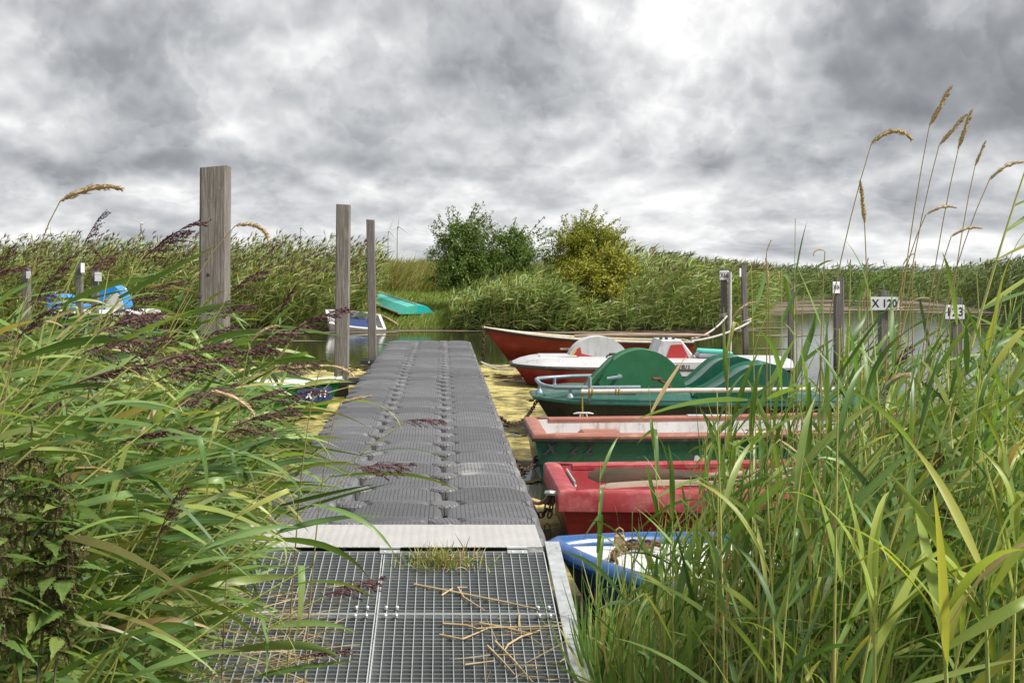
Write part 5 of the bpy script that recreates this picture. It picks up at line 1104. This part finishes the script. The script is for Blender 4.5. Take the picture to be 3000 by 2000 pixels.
def panicle_mesh(seed, n=20, spread=1.0):
    r = random.Random(seed); mb = MB(); ax = []
    for k in range(9):
        u = k / 8; ax.append(Vector((u * 0.92, 0.03 * math.sin(u * 4 + seed), -0.20 * u * u)))
    mb.tube(ax, [0.012 - 0.009 * k / 8 for k in range(9)], 4)
    for b in range(n):
        u = 0.02 + 0.9 * (b / n); i = min(int(u * 8), 7); p = ax[i].lerp(ax[i + 1], u * 8 - i); L = (0.42 - 0.24 * u) * r.uniform(.7, 1.2); a = r.uniform(0, 6.28)
        d = Vector((0.95, 0.42 * spread * math.cos(a), 0.36 * spread * math.sin(a) - 0.12)).normalized(); q = p.copy(); pts = [p.copy()]
        for k in range(5):
            d = (d + Vector((0.06, 0, -0.16))).normalized(); q = q + d * L / 5; pts.append(q.copy())
        mb.tube(pts, [.004, .0035, .003, .003, .0025, .002], 3, False)
        for s in range(int(12 * L / 0.3) + 4):
            t = r.uniform(.12, 1.0); i2 = min(int(t * 5), 4); c_ = pts[i2].lerp(pts[i2 + 1], t * 5 - i2); e = (d + Vector((r.gauss(0, .35), r.gauss(0, .35), r.gauss(-.1, .3)))).normalized(); l_ = r.uniform(.045, .085); w = e.cross(Vector((r.random() - .5, r.random() - .5, r.random() - .5))).normalized() * r.uniform(.0065, .0115)
            mb.add([c_, c_ + e * l_ * .4 + w, c_ + e * l_, c_ + e * l_ * .4 - w], [(0, 1, 2, 3)])
    return mb.mesh('panicle', 'panicle')
PAN = [panicle_mesh(s, n_, sp) for s, n_, sp in ((1, 22, 1.0), (2, 24, 1.3), (3, 18, .7), (4, 20, 1.0))]
def head_mesh(seed, mat, bend=0.0, fat=1.0, lump=0.3):
    """dense grass seed head of length 1 along +x; bend curls it over"""
    r = random.Random(seed); mb = MB(); n = 12; ang = 0.0; p = Vector((0, 0, 0)); ax = [p.copy()]
    for k in range(n):
        ang -= bend * (0.3 + 1.7 * k / n) / n; p = p + Vector((math.cos(ang), 0, math.sin(ang))) / n; ax.append(p.copy())
    mb.tube(ax, [0.028 * fat * math.sin(min(1, .08 + k / n * .95) * 3.0) + .006 for k in range(n + 1)], 6)
    for s in range(210):
        u = r.random() ** .9 * .97; i = min(int(u * n), n - 1); c_ = ax[i].lerp(ax[i + 1], u * n - i); d = (ax[i + 1] - ax[i]).normalized(); rad = 0.062 * fat * math.sin(min(1, .1 + u * .93) * 3.0) * (1 + lump * math.sin(u * 23 + seed)); a = r.uniform(0, 6.28)
        s_ = d.cross(Vector((0, 1, 0))).normalized(); t_ = d.cross(s_); o_ = s_ * math.cos(a) + t_ * math.sin(a); q = c_ + o_ * rad * r.uniform(.25, .8); e = (d + o_ * r.uniform(.2, .6)).normalized(); l_ = r.uniform(.06, .10); w = e.cross(o_).normalized() * r.uniform(.011, .018)
        mb.add([q, q + e * l_ * .45 + w, q + e * l_, q + e * l_ * .45 - w], [(0, 1, 2, 3)])
    return mb.mesh('seed_head', mat)
HEADS = {(m_, b): head_mesh(i + 3, m_, bv, f) for i, (m_, b, bv, f) in enumerate([('seed', 0, 0.05, .95), ('seed', 1, .7, 1.0), ('seed', 2, 1.7, 1.05), ('seed_pale', 0, .1, .9), ('seed_pale', 1, .8, 1.0), ('seed_pale', 2, 2.2, 1.1)])}

def bez(a, b, c, n): return [a * (1 - t) ** 2 + b * 2 * t * (1 - t) + c * t * t for t in [k / n for k in range(n + 1)]]
def reed(label, base, tip, nleaf, mat='leaf', wind=(0.9, -.1, 0.05), pan=None, group=None, rad=0.0042, lmin=.28, lmax=.46, start=.22, name='reed', ctrl=None, panlen=.22, stem='stem_g', spread=.35, tang=.45, r=None, pan_dir=None, wsc=1.0, dry=0.03):
    r = r or rnd; base, tip = Vector(base), Vector(tip); t_ = thing(name, label, 'reed', base, 0, group); h = tip.z - base.z
    c_ = (ctrl - base) if ctrl is not None else Vector(((tip.x - base.x) * .28, (tip.y - base.y) * .3, h * .58)); pts = bez(Vector((0, 0, 0)), c_, tip - base, 12)
    mb = MB(); mb.tube(pts, [rad * (1.0 - .65 * k / 12) for k in range(13)], 6); mb.build('stem', stem, t_, True); wind = Vector(wind)
    for k in range(nleaf):
        f = start + (0.97 - start) * (k + r.uniform(.1, .6)) / nleaf; i = min(int(f * 12), 11); p = pts[i].lerp(pts[i + 1], f * 12 - i); tg = (pts[i + 1] - pts[i]).normalized()
        side = (1 if k % 2 else -1); lat = tg.cross(wind if wind.length > .2 else Vector((1, 0, 0))); lat = lat.normalized() if lat.length > .01 else Vector((0, 1, 0))
        d = tg * tang + wind + lat * side * r.uniform(.05, spread * 1.6) + Vector((r.gauss(0, spread * .5), r.gauss(0, spread * .5), r.gauss(0, spread * .45)))
        if abs(d.y) > .55 * d.length: d.y *= .35
        L = r.uniform(lmin, lmax) * (1 - .45 * max(0, f - .6)); m_ = 'leaf_dry' if r.random() < dry * (1.6 - f) else mat
        place('leaf', r.choice(LEAVES[m_]), t_, p, d, r.uniform(-1.0, 1.0), (L, L * wsc, L))
    if pan is not None:
        d = pan_dir if pan_dir is not None else ((pts[-1] - pts[-2]).normalized() * .8 + wind * .6); place('panicle', PAN[pan % 4], t_, pts[-1] - Vector(d).normalized() * .01, d, r.uniform(-.4, .4), panlen)
    return t_
def gz0(x, y): return float(ground_z(x, y))

# --- left reeds bent over by the wind
LG = 'wind-bent reeds in the left foreground clump'
r1 = random.Random(101); cnt = 0
while cnt < 168:
    Y = r1.uniform(2.5, 6.2); xl = -.347 * Y - 0.95; x = r1.uniform(xl, -1.02 if Y < 5.2 else -1.25 - (Y - 5.2) * .5)
    if x < xl + .01: continue
    L = r1.uniform(1.3, 1.9); lean = r1.uniform(.35, .85); 
    nearx = max(0, min(1, (x + 2.0) / 1.0)); ht = L * (1 - .18 * nearx) * (1 - .22 * lean)
    lim = H + (0.19 if x < -1.7 else -.04) * 1.0 + (0.05 if Y > 4 else -.02); ht = min(ht, lim - .12 * r1.random())
    b = Vector((x, Y, gz0(x, Y) - .03)); tip = Vector((x + lean * L * .75, Y + r1.gauss(-.02, .15), ht))
    tpx, tpy = CX + tip.x / tip.y * F, CY + (H - tip.z) / tip.y * F
    if tpx > lerp_tab([(0, 520), (800, 620), (1000, 780), (1130, 850), (1300, 980), (1500, 1060), (1700, 1050), (2600, 1000)], tpy): continue
    pn_ = r1.randint(0, 3) if (r1.random() < .34 and ht > 1.15) else None
    reed('green reed bent right by wind with a purple plume, left foreground clump' if pn_ is not None else 'green reed bent right by wind without plume, left foreground clump', b, tip, r1.randint(8, 11), 'leaf', (0.85, r1.uniform(-.35, .2), r1.uniform(-.25, .12)), pan=pn_, group=LG, r=r1, rad=r1.uniform(.0036, .0055), lmin=.20, lmax=.38, spread=.34, panlen=r1.uniform(.15, .22), name='leaning_reed')
    cnt += 1
# hero plumes: (head start px, head end px, distance, label)
def hero(hx0, hy0, hx1, hy1, Y, label, dx, nleaf=7, pan=0, lean_y=0.1, **kw):
    a, b_ = P(hx0, hy0, Y), P(hx1, hy1, Y - .02); base = Vector((a.x - dx, Y + lean_y, gz0(a.x - dx, Y + lean_y) - .03)); L = (b_ - a).length
    d = (b_ - a).normalized() + Vector((0, 0, .12)); reed(label, base, a, nleaf, 'leaf', (0.85, -.1, -.05), pan=pan, r=r1, pan_dir=d, panlen=L * 1.05, name='plumed_reed', ctrl=base.lerp(a, .45) + Vector((-.1 * dx, 0, .12 * a.z)), **kw)
hero(1190, 1233, 1309, 1222, 3.5, 'reed with purple plume reaching farthest right over the dock', 1.0, 8, 0)
hero(1049, 1371, 1221, 1345, 3.3, 'reed with large drooping purple plume over the middle of the dock', 0.85, 7, 1)
hero(953, 1745, 1129, 1675, 3.3, 'low reed whose purple plume hangs over the mesh grating', 0.75, 5, 1)
hero(880, 1925, 1040, 1880, 3.3, 'lowest reed plume lying on the mesh grating at bottom', 0.7, 4, 2)
hero(419, 751, 591, 619, 3.4, 'tall reed plume brushing the thick post at left', 0.62, 6, 0)
hero(255, 700, 305, 600, 3.6, 'upright reed plume standing highest above the left reeds', 0.45, 4, 3)
hero(319, 793, 276, 700, 3.5, 'short dark reed plume tilted left beside the highest plume', 0.2, 3, 2)
hero(676, 857, 795, 760, 3.8, 'feathery reed plume just right of the thick post', 0.6, 6, 1)
hero(640, 905, 760, 880, 4.0, 'dark plume overlapping the right edge of the thick post', 0.6, 5, 2)
hero(361, 1074, 490, 960, 3.2, 'reed plume low in front of the thick post', 0.6, 5, 3)
hero(55, 989, 175, 861, 2.9, 'long slender purple plume near the left edge', 0.45, 4, 2)
hero(110, 870, 205, 740, 3.1, 'dark bushy plume at the left edge of the reeds', 0.4, 4, 1)
hero(855, 968, 1020, 880, 4.1, 'reed plume crossing the foot of the middle post', 0.8, 6, 0)
hero(820, 915, 862, 815, 4.2, 'thin upright plume between thick and middle posts', 0.35, 4, 2)
hero(0, 790, 45, 700, 3.1, 'plume cut by the left picture edge', 0.3, 3, 3)
hero(300, 930, 440, 880, 3.5, 'plume hidden among leaves left of the thick post', 0.5, 5, 1)
hero(470, 1560, 520, 1400, 2.7, 'short drooping plume deep inside the left reed clump', 0.25, 5, 3)
hero(700, 1190, 830, 1120, 3.3, 'plume in front of the small green boat', 0.7, 6, 0)
hero(1000, 1090, 1090, 1060, 3.9, 'fine plume beside the dock edge above the green boat', 0.8, 5, 2)

# --- tan seed stalks
def stalk(label, head, Y, root, kind=0, pale=False, group=None, roll=0.0, sc=1.0, leaves=0):
    (x0, y0), (x1, y1) = head; a, e = P(x0, y0, Y), P(x1, y1, Y); rt = P(root[0], root[1], Y); dz = (rt - a); k = (a.z - .08) / max(.05, a.z - rt.z); base = a + dz * min(k, 3.0) * Vector((1, 1, 1)).x
    base = Vector((a.x + dz.x * min(k, 2.2) * .85, Y, gz0(base.x, Y) - .03)); t_ = thing('grass_stalk', label, 'grass', base, 0, group)
    pts = bez(Vector((0, 0, 0)), (rt - base) * .9 + Vector((0, 0, .05)), a - base, 12); mb = MB(); mb.tube(pts, [.0026 - .0014 * k_ / 12 for k_ in range(13)], 6); mb.build('stem', 'stem_t', t_, True)
    d = e - a; place('seed_head', HEADS[('seed_pale' if pale else 'seed', kind)], t_, a - base, d + Vector((0, 0, .25 * d.length * kind)), roll, d.length * (1.04 + .12 * kind) * sc)
    for j in range(leaves):
        i = 5 + 2 * j; dd = (pts[i + 1] - pts[i]).normalized() + Vector((.25 * (1 if j % 2 else -1) + .2, 0, .1)); place('leaf', LEAVES['leaf_r'][j % 6], t_, pts[i], dd, r1.uniform(-.5, .5), r1.uniform(.12, .22))
def c3(x, y): return (2300 + x * .4464, 200 + y * .4464)
def c5(x, y): return (2000 + x * .4252, 600 + y * .4252)
def c1(x, y): return (x * .4252, 500 + y * .4252)
S = [('grass stalk with tan head nodding right, leftmost of the tall stalks', c3(565, 500), c3(785, 385), c3(190, 1560), 2, 0, 3.6), ('tallest grass stalk with straight tan head against the grey cloud', c3(945, 390), c3(1080, 125), c3(690, 1560), 0, 0, 3.7),
     ('grass stalk with tan head just right of the tallest stalk', c3(1010, 510), c3(1180, 305), c3(700, 1500), 0, 0, 3.6), ('grass stalk with narrow upright head, third of the tall group', c3(1135, 540), c3(1217, 280), c3(860, 1560), 0, 0, 3.8),
     ('grass stalk with short upright head left of the nodding one', c3(1245, 650), c3(1312, 480), c3(1010, 1560), 0, 0, 3.8), ('grass stalk with bent pale tan head, farthest right of the tall group', c3(1340, 735), c3(1515, 595), c3(880, 1560), 1, 1, 3.5),
     ('grass stalk with dark brown vertical head low before the clouds', c3(522, 1025), c3(500, 750), c3(560, 1560), 0, 0, 3.3), ('grass stalk with tan head lying sideways midway up', c3(925, 960), c3(1095, 895), c3(600, 1400), 1, 1, 3.5),
     ('grass stalk with tan sideways head above the 120 sign', c3(1090, 1105), c3(1260, 1030), c3(850, 1560), 1, 1, 3.4), ('short pale seed head just above the far right reeds', c3(775, 1290), c3(825, 1208), c3(730, 1450), 1, 1, 3.6),
     ('pale upright seed head above the 120 sign', c3(835, 1385), c3(850, 1270), c3(840, 1560), 0, 1, 3.6), ('grass stalk with hooked head bending back left', c3(262, 1200), c3(180, 1195), c3(220, 1560), 2, 1, 3.5),
     ('pale seed head over the X104 post', c3(525, 1360), c3(540, 1250), c3(515, 1520), 0, 1, 3.6), ('pale leaning seed head beside the X104 post', c3(505, 1530), c3(547, 1405), c3(495, 1600), 0, 1, 3.4),
     ('thin pale seed head right of the X66 sign', c5(577, 330), c5(605, 245), c5(580, 900), 0, 1, 3.6), ('long pale seed head right of the leaning post', c5(590, 545), c5(580, 370), c5(610, 1000), 0, 1, 3.5),
     ('pale bent seed head in front of the leaning post', c5(345, 780), c5(465, 655), c5(280, 1150), 1, 1, 3.5), ('pale seed head before the plain dark post', c5(785, 750), c5(780, 600), c5(790, 1050), 0, 1, 3.4),
     ('small branching pale seed head beside the plain dark post', c5(825, 690), c5(838, 612), c5(820, 1050), 0, 1, 3.4), ('pale sideways seed head right of the 120 sign', c5(1575, 670), c5(1680, 635), c5(1520, 1000), 1, 1, 3.3),
     ('plump drooping pale seed head low among the right reeds', c5(1400, 1240), c5(1620, 1130), c5(1330, 1500), 2, 1, 3.0), ('pale seed head under the 120 sign', c5(1420, 730), c5(1505, 705), c5(1380, 1000), 1, 1, 3.3),
     ('grass stalk with golden nodding head high above the left reeds', c1(415, 210), c1(785, 105), c1(0, 590), 1, 0, 2.9), ('grass stalk with golden head arching before the thick post', c1(1620, 380), c1(1850, 440), c1(880, 930), 2, 0, 3.2),
     ('golden seed head lying low in front of the dock corner', c1(1730, 1180), c1(1880, 1050), c1(1600, 1350), 1, 1, 3.4), ('pale seed head by the foot of the middle post', (945, 1072), (1030, 1092), (880, 1100), 1, 1, 3.6), ('pale seed head above the small green boat', (1000, 1177), (1085, 1157), (930, 1230), 0, 1, 3.5),
     ('pale knotted seed head before the green boat', (620, 1145), (740, 1200), (480, 1120), 1, 1, 3.1)]
for lb_, h0, h1, rt, kd, pale, Y in S: stalk(lb_, (h0, h1), Y, rt, kd, bool(pale), leaves=(1 if Y > 3.55 else 0))

# --- right reeds and grasses
RG = 'upright green reeds in the right foreground'
r2 = random.Random(77); cnt = 0
def right_top(q): return smooth_tab([(0.0, 1900), (.07, 1640), (.13, 1430), (.20, 1200), (.26, 1010), (.32, 930), (.40, 930), (.6, 780)], q)
while cnt < 130:
    Y = r2.uniform(2.45, 5.2) ; x = r2.uniform(.56, min(.47 * Y + .15, 2.5)); q = x / Y
    if Y > 4.1 and x < 1.35: continue
    if shore_dist(np.array([x]), np.array([Y]))[0] < -.5: continue
    zt_ = H - (right_top(q) - CY) / F * Y; zt_ = min(zt_ * r2.uniform(.80, 1.06), 1.85)
    if zt_ < .35: continue
    b = Vector((x, Y, gz0(x, Y) - .03)); tip = Vector((x + r2.uniform(-.06, .26) * zt_, Y + r2.gauss(0, .12), zt_))
    ym = r2.random(); mt = 'leaf_y' if (q > .25 and Y < 3.0 and ym < .35) else 'leaf_r'
    reed('yellow-green leafy reed close to the camera in the right foreground' if mt == 'leaf_y' else 'green leafy reed close by in the lower right foreground' if Y < 3.4 else 'green leafy reed farther back in the right foreground clump', b, tip, r2.randint(7, 11), mt, (r2.uniform(.1, .6), r2.uniform(-.35, .35), .15), pan=(2 if r2.random() < .04 else None), group=RG, r=r2, rad=r2.uniform(.0028, .0042), lmin=.16, lmax=.34, spread=.6, tang=.75, name='upright_reed', start=.3, dry=.025, wsc=.70)
    cnt += 1
# hero reeds on the right
reed('tall green reed with broad leaves rising at the right picture edge', P(2560, 2150, 2.9), P(3010, 480, 2.9), 9, 'leaf_r', (.75, 0, .1), r=r2, rad=.0055, lmin=.17, lmax=.26, start=.3, spread=.2, name='edge_reed', ctrl=P(2800, 1100, 2.9))
reed('slender reed with one upright blade high before the clouds', P(2470, 2100, 3.3), P(2492, 760, 3.3), 5, 'leaf_r', (.3, 0, .0), r=r2, rad=.004, lmin=.12, lmax=.24, start=.45, spread=.3, name='slender_reed')
for k_, (bx_, by_, tx, ty, Yh, lb_) in enumerate([(2560, 2250, 2565, 1690, 2.2, 'yellow-green reed fanning broad blades in the lower right'), (2900, 2250, 2880, 1640, 2.15, 'yellow-green reed with broad pale blades in the right corner'), (2780, 2250, 2760, 1760, 2.1, 'yellowing leafy reed between the two broad-bladed ones'), (2960, 2250, 2985, 1500, 2.4, 'yellow reed against the right picture edge')]):
    reed(lb_, P(bx_, by_, Yh), P(tx, ty, Yh), 8, 'leaf_y', (.15, .1, .1), r=r2, rad=.005, lmin=.2, lmax=.34, start=.55, spread=.6, tang=.8, name='broad_reed', wsc=1.0, dry=.08)
for k_, (tx, ty, bx_, Yh) in enumerate([(2330, 640, 2318, 3.5), (2200, 760, 2230, 3.6), (2290, 560 + 230, 2290, 3.3), (1760, 1350, 1740, 4.5), (1900, 1130, 1960, 4.3), (2120, 900, 2160, 4.0), (2060, 1290, 2010, 4.2), (2410, 860, 2440, 3.5)]):
    t0 = P(tx, ty, Yh); reed(['thin reed with long blade left of X104 post', 'thin reed blade before the X66 post', 'thin leaning reed blade over the plain dark post', 'thin reed in front of the X 22 boat', 'thin arching reed before the green pedal boat', 'thin reed rising past the pedal boat seats', 'thin reed in front of the red boat oars', 'thin reed before the bright water'][k_], (P(bx_, 0, Yh).x, Yh, .05), t0, 6, 'leaf_r', (.2, -.1, .35), r=r2, rad=.0026, lmin=.2, lmax=.36, start=.35, spread=.55, tang=.8, name='thin_reed', wsc=.8)

# --- nettles
def nettle_leaf(seed):
    mb = MB(); n = 9; top = []; bot = []
    for k in range(n + 1):
        u = k / n; w = .30 * math.sin(min(1, u * 1.15 + .08) * 2.9) ** .8 * (1 - u * .55) if u < 1 else 0; w = max(w, 0.0)
        for t_, lst in ((1, top), (-1, bot)): lst.append((u, t_ * w, -.35 * u * u)); lst.append((u + .04, t_ * w * .8, -.35 * u * u))
    mid = [(p[0], 0, p[2] - .02) for p in top]; mb.grid([top, mid, bot]); me = mb.mesh('leaf', 'nettle', True); me.uv_layers.new(name='UVMap'); return me
NL = nettle_leaf(1)
def catkin():
    mb = MB(); r = random.Random(4)
    for b in range(5):
        a = r.uniform(0, 6.28); q = Vector((0, 0, 0)); d = Vector((math.cos(a) * .6, math.sin(a) * .6, .1))
        for k in range(9):
            d = (d + Vector((0, 0, -.22))).normalized(); q = q + d * .1
            for s in range(7):
                o_ = Vector((r.gauss(0, 1), r.gauss(0, 1), r.gauss(0, 1))).normalized(); c_ = q + o_ * .06; w = o_.cross(d).normalized() * .035; mb.add([c_ - w, c_ + o_ * .05, c_ + w, c_ - o_ * .02 + d * .05], [(0, 1, 2, 3)])
    return mb.mesh('flower_cluster', 'nettle_seed')
CK = catkin()
def nettle(label, px, ytop, Y, h, lean=.1, seed=0):
    r = random.Random(seed); tip = P(px, ytop, Y); base = Vector((tip.x - lean, Y, gz0(tip.x - lean, Y) - .03)); t_ = thing('nettle', label, 'nettle', base, 0, None); pts = bez(Vector((0, 0, 0)), Vector((lean * .2, 0, (tip.z - base.z) * .5)), tip - base, 12); mb = MB(); mb.tube(pts, [.005 - .003 * k / 12 for k in range(13)], 6); mb.build('stem', 'nettle_stem', t_, True)
    n = 11
    for k in range(n):
        f = 1 - (h * (k / n) ** 1.1 + .01) / max(.3, tip.z - base.z); f = max(f, .1); i = min(int(f * 12), 11); p = pts[i].lerp(pts[i + 1], f * 12 - i); a = k * 1.57 + r.uniform(-.3, .3); sz = min(.035 + .012 * k, .085)
        for sgn in (0, math.pi):
            d = Vector((math.cos(a + sgn), math.sin(a + sgn), .35 - .05 * k)); place('leaf', NL, t_, p, d, r.uniform(-.3, .3), sz * r.uniform(.8, 1.2))
            if k > 0: place('flower_cluster', CK, t_, p, Vector((math.cos(a + sgn + .8), math.sin(a + sgn + .8), .1)), 0, r.uniform(.035, .06))
nettle('nettle with brownish seed clusters, topmost of the left edge nettles', 95, 1235, 2.6, .42, .05, 1); nettle('nettle leaning right with long seed strings at the left edge', 190, 1330, 2.6, .38, .1, 2); nettle('nettle cut by the left picture edge with dense seed strings', 12, 1290, 2.5, .42, .02, 3)
nettle('lower nettle deep in the left reeds', 215, 1500, 2.6, .3, .08, 4); nettle('tall nettle with brown seed clusters standing in the right reeds', 2755, 1275, 2.8, .45, .02, 5); nettle('small dark nettle among the right grasses', 2235, 1585, 3.3, .35, .02, 6)

# --- dense undergrowth masses
def near_mass(name, label, xs, ys, tops, seed, pal, nleaf, wind, leaf=(.25, .5), lw=.018, lean=0.4, spread=.5, stems=True, up=.35, low=.0):
    rs = np.random.RandomState(seed); N = len(xs); zb = ground_z(xs, ys) - .03; base = np.stack([xs, ys, zb], 1); dl = unit(np.stack([lean + rs.normal(0, .1, N), rs.normal(0, .1, N), np.ones(N)], 1)); hs = (tops - zb) / dl[:, 2]; parts = []
    if stems: parts.append(ribbons('', '', base, dl, hs, np.full(N, .006), pick(rs, N, [(.26, .30, .08), (.34, .32, .11), (.36, .27, .13)]), np.zeros(N), 4, rs=rs))
    for k in range(nleaf):
        f = rs.uniform(low, .98, N); b = base + dl * (hs * f)[:, None]; d = unit(np.array(wind) + rs.normal(0, spread, (N, 3)) * np.array([1, 1, .7]) + np.array([0, 0, up])); parts.append(ribbons('', '', b, d, rs.uniform(*leaf, N), rs.uniform(.6, 1.35, N) * lw, pick(rs, N, pal), rs.uniform(.0, .45, N), 6, rs=rs))
    return mass(name, 'leaf_attr', parts, label, 'grass')
NPAL = [(0.08, 0.155, 0.035), (0.12, 0.215, 0.05), (0.17, 0.28, 0.07), (0.22, 0.33, 0.09), (0.055, 0.115, 0.03)]
rs = np.random.RandomState(5); NU = 1700; Y_ = rs.uniform(2.6, 7.2, NU); X_ = -.347 * Y_ - .75 + rs.uniform(0, 1, NU) * (.347 * Y_ + .75 - 1.06 - np.clip(Y_ - 5.2, 0, 3) * .45); tp_ = rs.uniform(.4, 1.0, NU) * np.clip(1.58 - .25 * np.clip((X_ + 1.9) / .8, 0, 1), 0, 2)
near_mass('reed_undergrowth', 'tangled green leaves filling the left reed clump', X_, Y_, tp_, 51, NPAL + [(.24, .29, .08), (.33, .30, .12)], 7, (.6, -.1, -.1), (.18, .36), .015, .45, .45)
NR = 1300; Y_ = rs.uniform(2.5, 5.0, NR); X_ = .60 + rs.uniform(0, 1, NR) ** .8 * (.47 * Y_ - .35); q_ = X_ / Y_
tp_ = np.array([max(.25, H - (right_top(q) - CY) / F * y) for q, y in zip(q_, Y_)]) * rs.uniform(.45, .95, NR); ok = ~((Y_ > 4.0) & (X_ < 1.3)); 
near_mass('reed_undergrowth', 'tangled upright green blades filling the right reed clump', X_[ok], Y_[ok], tp_[ok], 52, NPAL + [(.20, .30, .08), (.28, .34, .09)], 8, (.2, 0, .3), (.16, .34), .011, .08, .55, up=.55)
# tall grass blades rising beside the gangway and the blue boat
def blades(name, label, n, area, h, w, pal, seed, lean=.12, spread=.3):
    rs = np.random.RandomState(seed); x, y = area(rs, n); b = np.stack([x, y, ground_z(x, y) - .03], 1); d = unit(np.stack([lean + rs.normal(0, spread, n), rs.normal(0, spread, n), np.ones(n)], 1)); hh = h(x, y) * rs.uniform(.55, 1.1, n)
    mass(name, 'leaf_attr', [ribbons('', '', b, d, hh, rs.uniform(.6, 1.4, n) * w, pick(rs, n, pal), rs.uniform(.0, .45, n), 8, np.array([.15, 0, 0]), rs=rs)], label, 'grass')
GPAL = [(.13, .26, .06), (.18, .32, .08), (.10, .20, .05), (.24, .36, .10), (.32, .37, .12), (.42, .36, .18)]
blades('grass_blades', 'long fresh grass blades beside the gangway in front of the blue-rimmed boat', 1500, lambda rs, n: ((lambda y: (.60 + rs.uniform(0, 1, n) ** 1.3 * 1.0, y))(rs.uniform(3.3, 4.45, n))), lambda x, y: .55 + .42 * np.clip((x - .55) / .6, 0, 1), .015, GPAL, 61)
blades('grass_blades', 'long grass blades at the left edge of the gangway under the reeds', 900, lambda rs, n: (-1.08 - rs.uniform(0, 1, n) * .7, rs.uniform(3.6, 5.4, n)), lambda x, y: .60 + 0 * x, .012, GPAL, 62, lean=.3)
blades('grass_blades', 'grass blades between the gangway rail and the blue-rimmed boat', 1150, lambda rs, n: (.575 + rs.uniform(0, 1, n) ** 1.3 * .75, rs.uniform(4.4, 5.1, n)), lambda x, y: .66 + .28 * np.clip((x - .62) / .4, 0, 1), .013, GPAL, 64, lean=.04, spread=.30)
blades('grass_blades', 'scattered tall blades in front of the red and green boats', 150, lambda rs, n: (.95 + rs.uniform(0, 1, n) * .75, rs.uniform(3.6, 4.4, n)), lambda x, y: .75 + .45 * np.clip((x - .9) / .6, 0, 1), .016, GPAL, 63, lean=.12, spread=.22)

# --- grass tuft and dry straw on the gangway
tc_ = on_gangway(1293, 1650); rs = np.random.RandomState(8); n = 340; bx = tc_.x + rs.normal(0, .085, n); s_ = rs.normal(0, .05, n); by = tc_.y + s_; bz = GZ + GS * (by - GY); b = np.stack([bx, by, bz], 1); d = unit(np.stack([rs.normal(0, .55, n), rs.normal(0, .5, n), np.ones(n)], 1))
o = mass('grass_tuft', 'leaf_attr', [ribbons('', '', b, d, rs.uniform(.04, .14, n), np.full(n, .0045), pick(rs, n, [(.18, .26, .05), (.26, .30, .06), (.42, .32, .15), (.36, .26, .12), (.12, .2, .04)]), rs.uniform(.1, .8, n), 4, rs=rs)], 'small tuft of grass growing through the grating below the tread plate', 'grass')
def c7(x, y): return (800 + x * .3827, 1500 + y * .3827)
ST = [([(1080, 550), (1400, 610), (1750, 680), (2010, 735)], 'long dry straw slanting across the middle of the grating'), ([(1415, 575), (1460, 650), (1620, 750)], 'short split straw crossing the long slanting straw'), ([(1290, 635), (1375, 580)], 'stubby straw end lying on the long slanting straw'),
      ([(1300, 850), (1480, 862), (1560, 890), (1700, 880), (2230, 868)], 'dry reed stalk lying across the grating seam'), ([(1580, 845), (1750, 875), (1950, 920)], 'pale flattened straw beside the grating seam'), ([(1275, 935), (1450, 970), (1660, 880)], 'bent straw forming a V on the grating'),
      ([(2040, 905), (1900, 950), (1800, 1010), (1770, 1060)], 'curved reed stalk at the right of the grating'), ([(1640, 1020), (1750, 1130), (1850, 1240)], 'straw slanting down near the bottom right of the grating'), ([(1700, 985), (1850, 1140), (1990, 1300)], 'second straw slanting down at the bottom right'), ([(1470, 1165), (1700, 1135)], 'short pale straw low on the grating'),
      ([(1885, 780), (1880, 900)], 'small upright straw splinter on the seam'), ([(1410, 575), (1490, 572)], 'tiny straw end above the split straw')]
for pts, lb_ in ST:
    q = [on_gangway(*c7(*p), n=.006 + .002 * i) for i, p in enumerate(pts)]; o = thing('dry_straw', lb_, 'straw', q[0]); mb = MB(); mb.tube([p - q[0] for p in q], [.0045] + [.004] * (len(q) - 2) + [.0022], 6); mb.build('stalk', 'straw', o, True)
def litter(name, label, n, xr, sr, seed):
    rs = np.random.RandomState(seed); x = rs.uniform(*xr, n); y = GY - rs.uniform(*sr, n) / gl; z = GZ + GS * (y - GY) + rs.uniform(.004, .03, n); a = rs.uniform(0, 2 * np.pi, n); d = unit(np.stack([np.cos(a), np.sin(a), rs.normal(.08, .12, n)], 1))
    mass(name, 'leaf_attr', [ribbons('', '', np.stack([x, y, z], 1), d, rs.uniform(.06, .26, n), rs.uniform(.003, .007, n), pick(rs, n, [(.50, .38, .22), (.40, .29, .16), (.30, .2, .11), (.56, .45, .28)]), rs.uniform(-.05, .1, n), 2, rs=rs)], label, 'straw')
litter('straw_litter', 'heap of dry straw on the left side of the grating under the reeds', 260, (-.98, -.45), (.45, 1.3), 71); litter('straw_litter', 'scattered dry straw at the lower right of the grating', 40, (.15, .5), (.75, 1.3), 72)
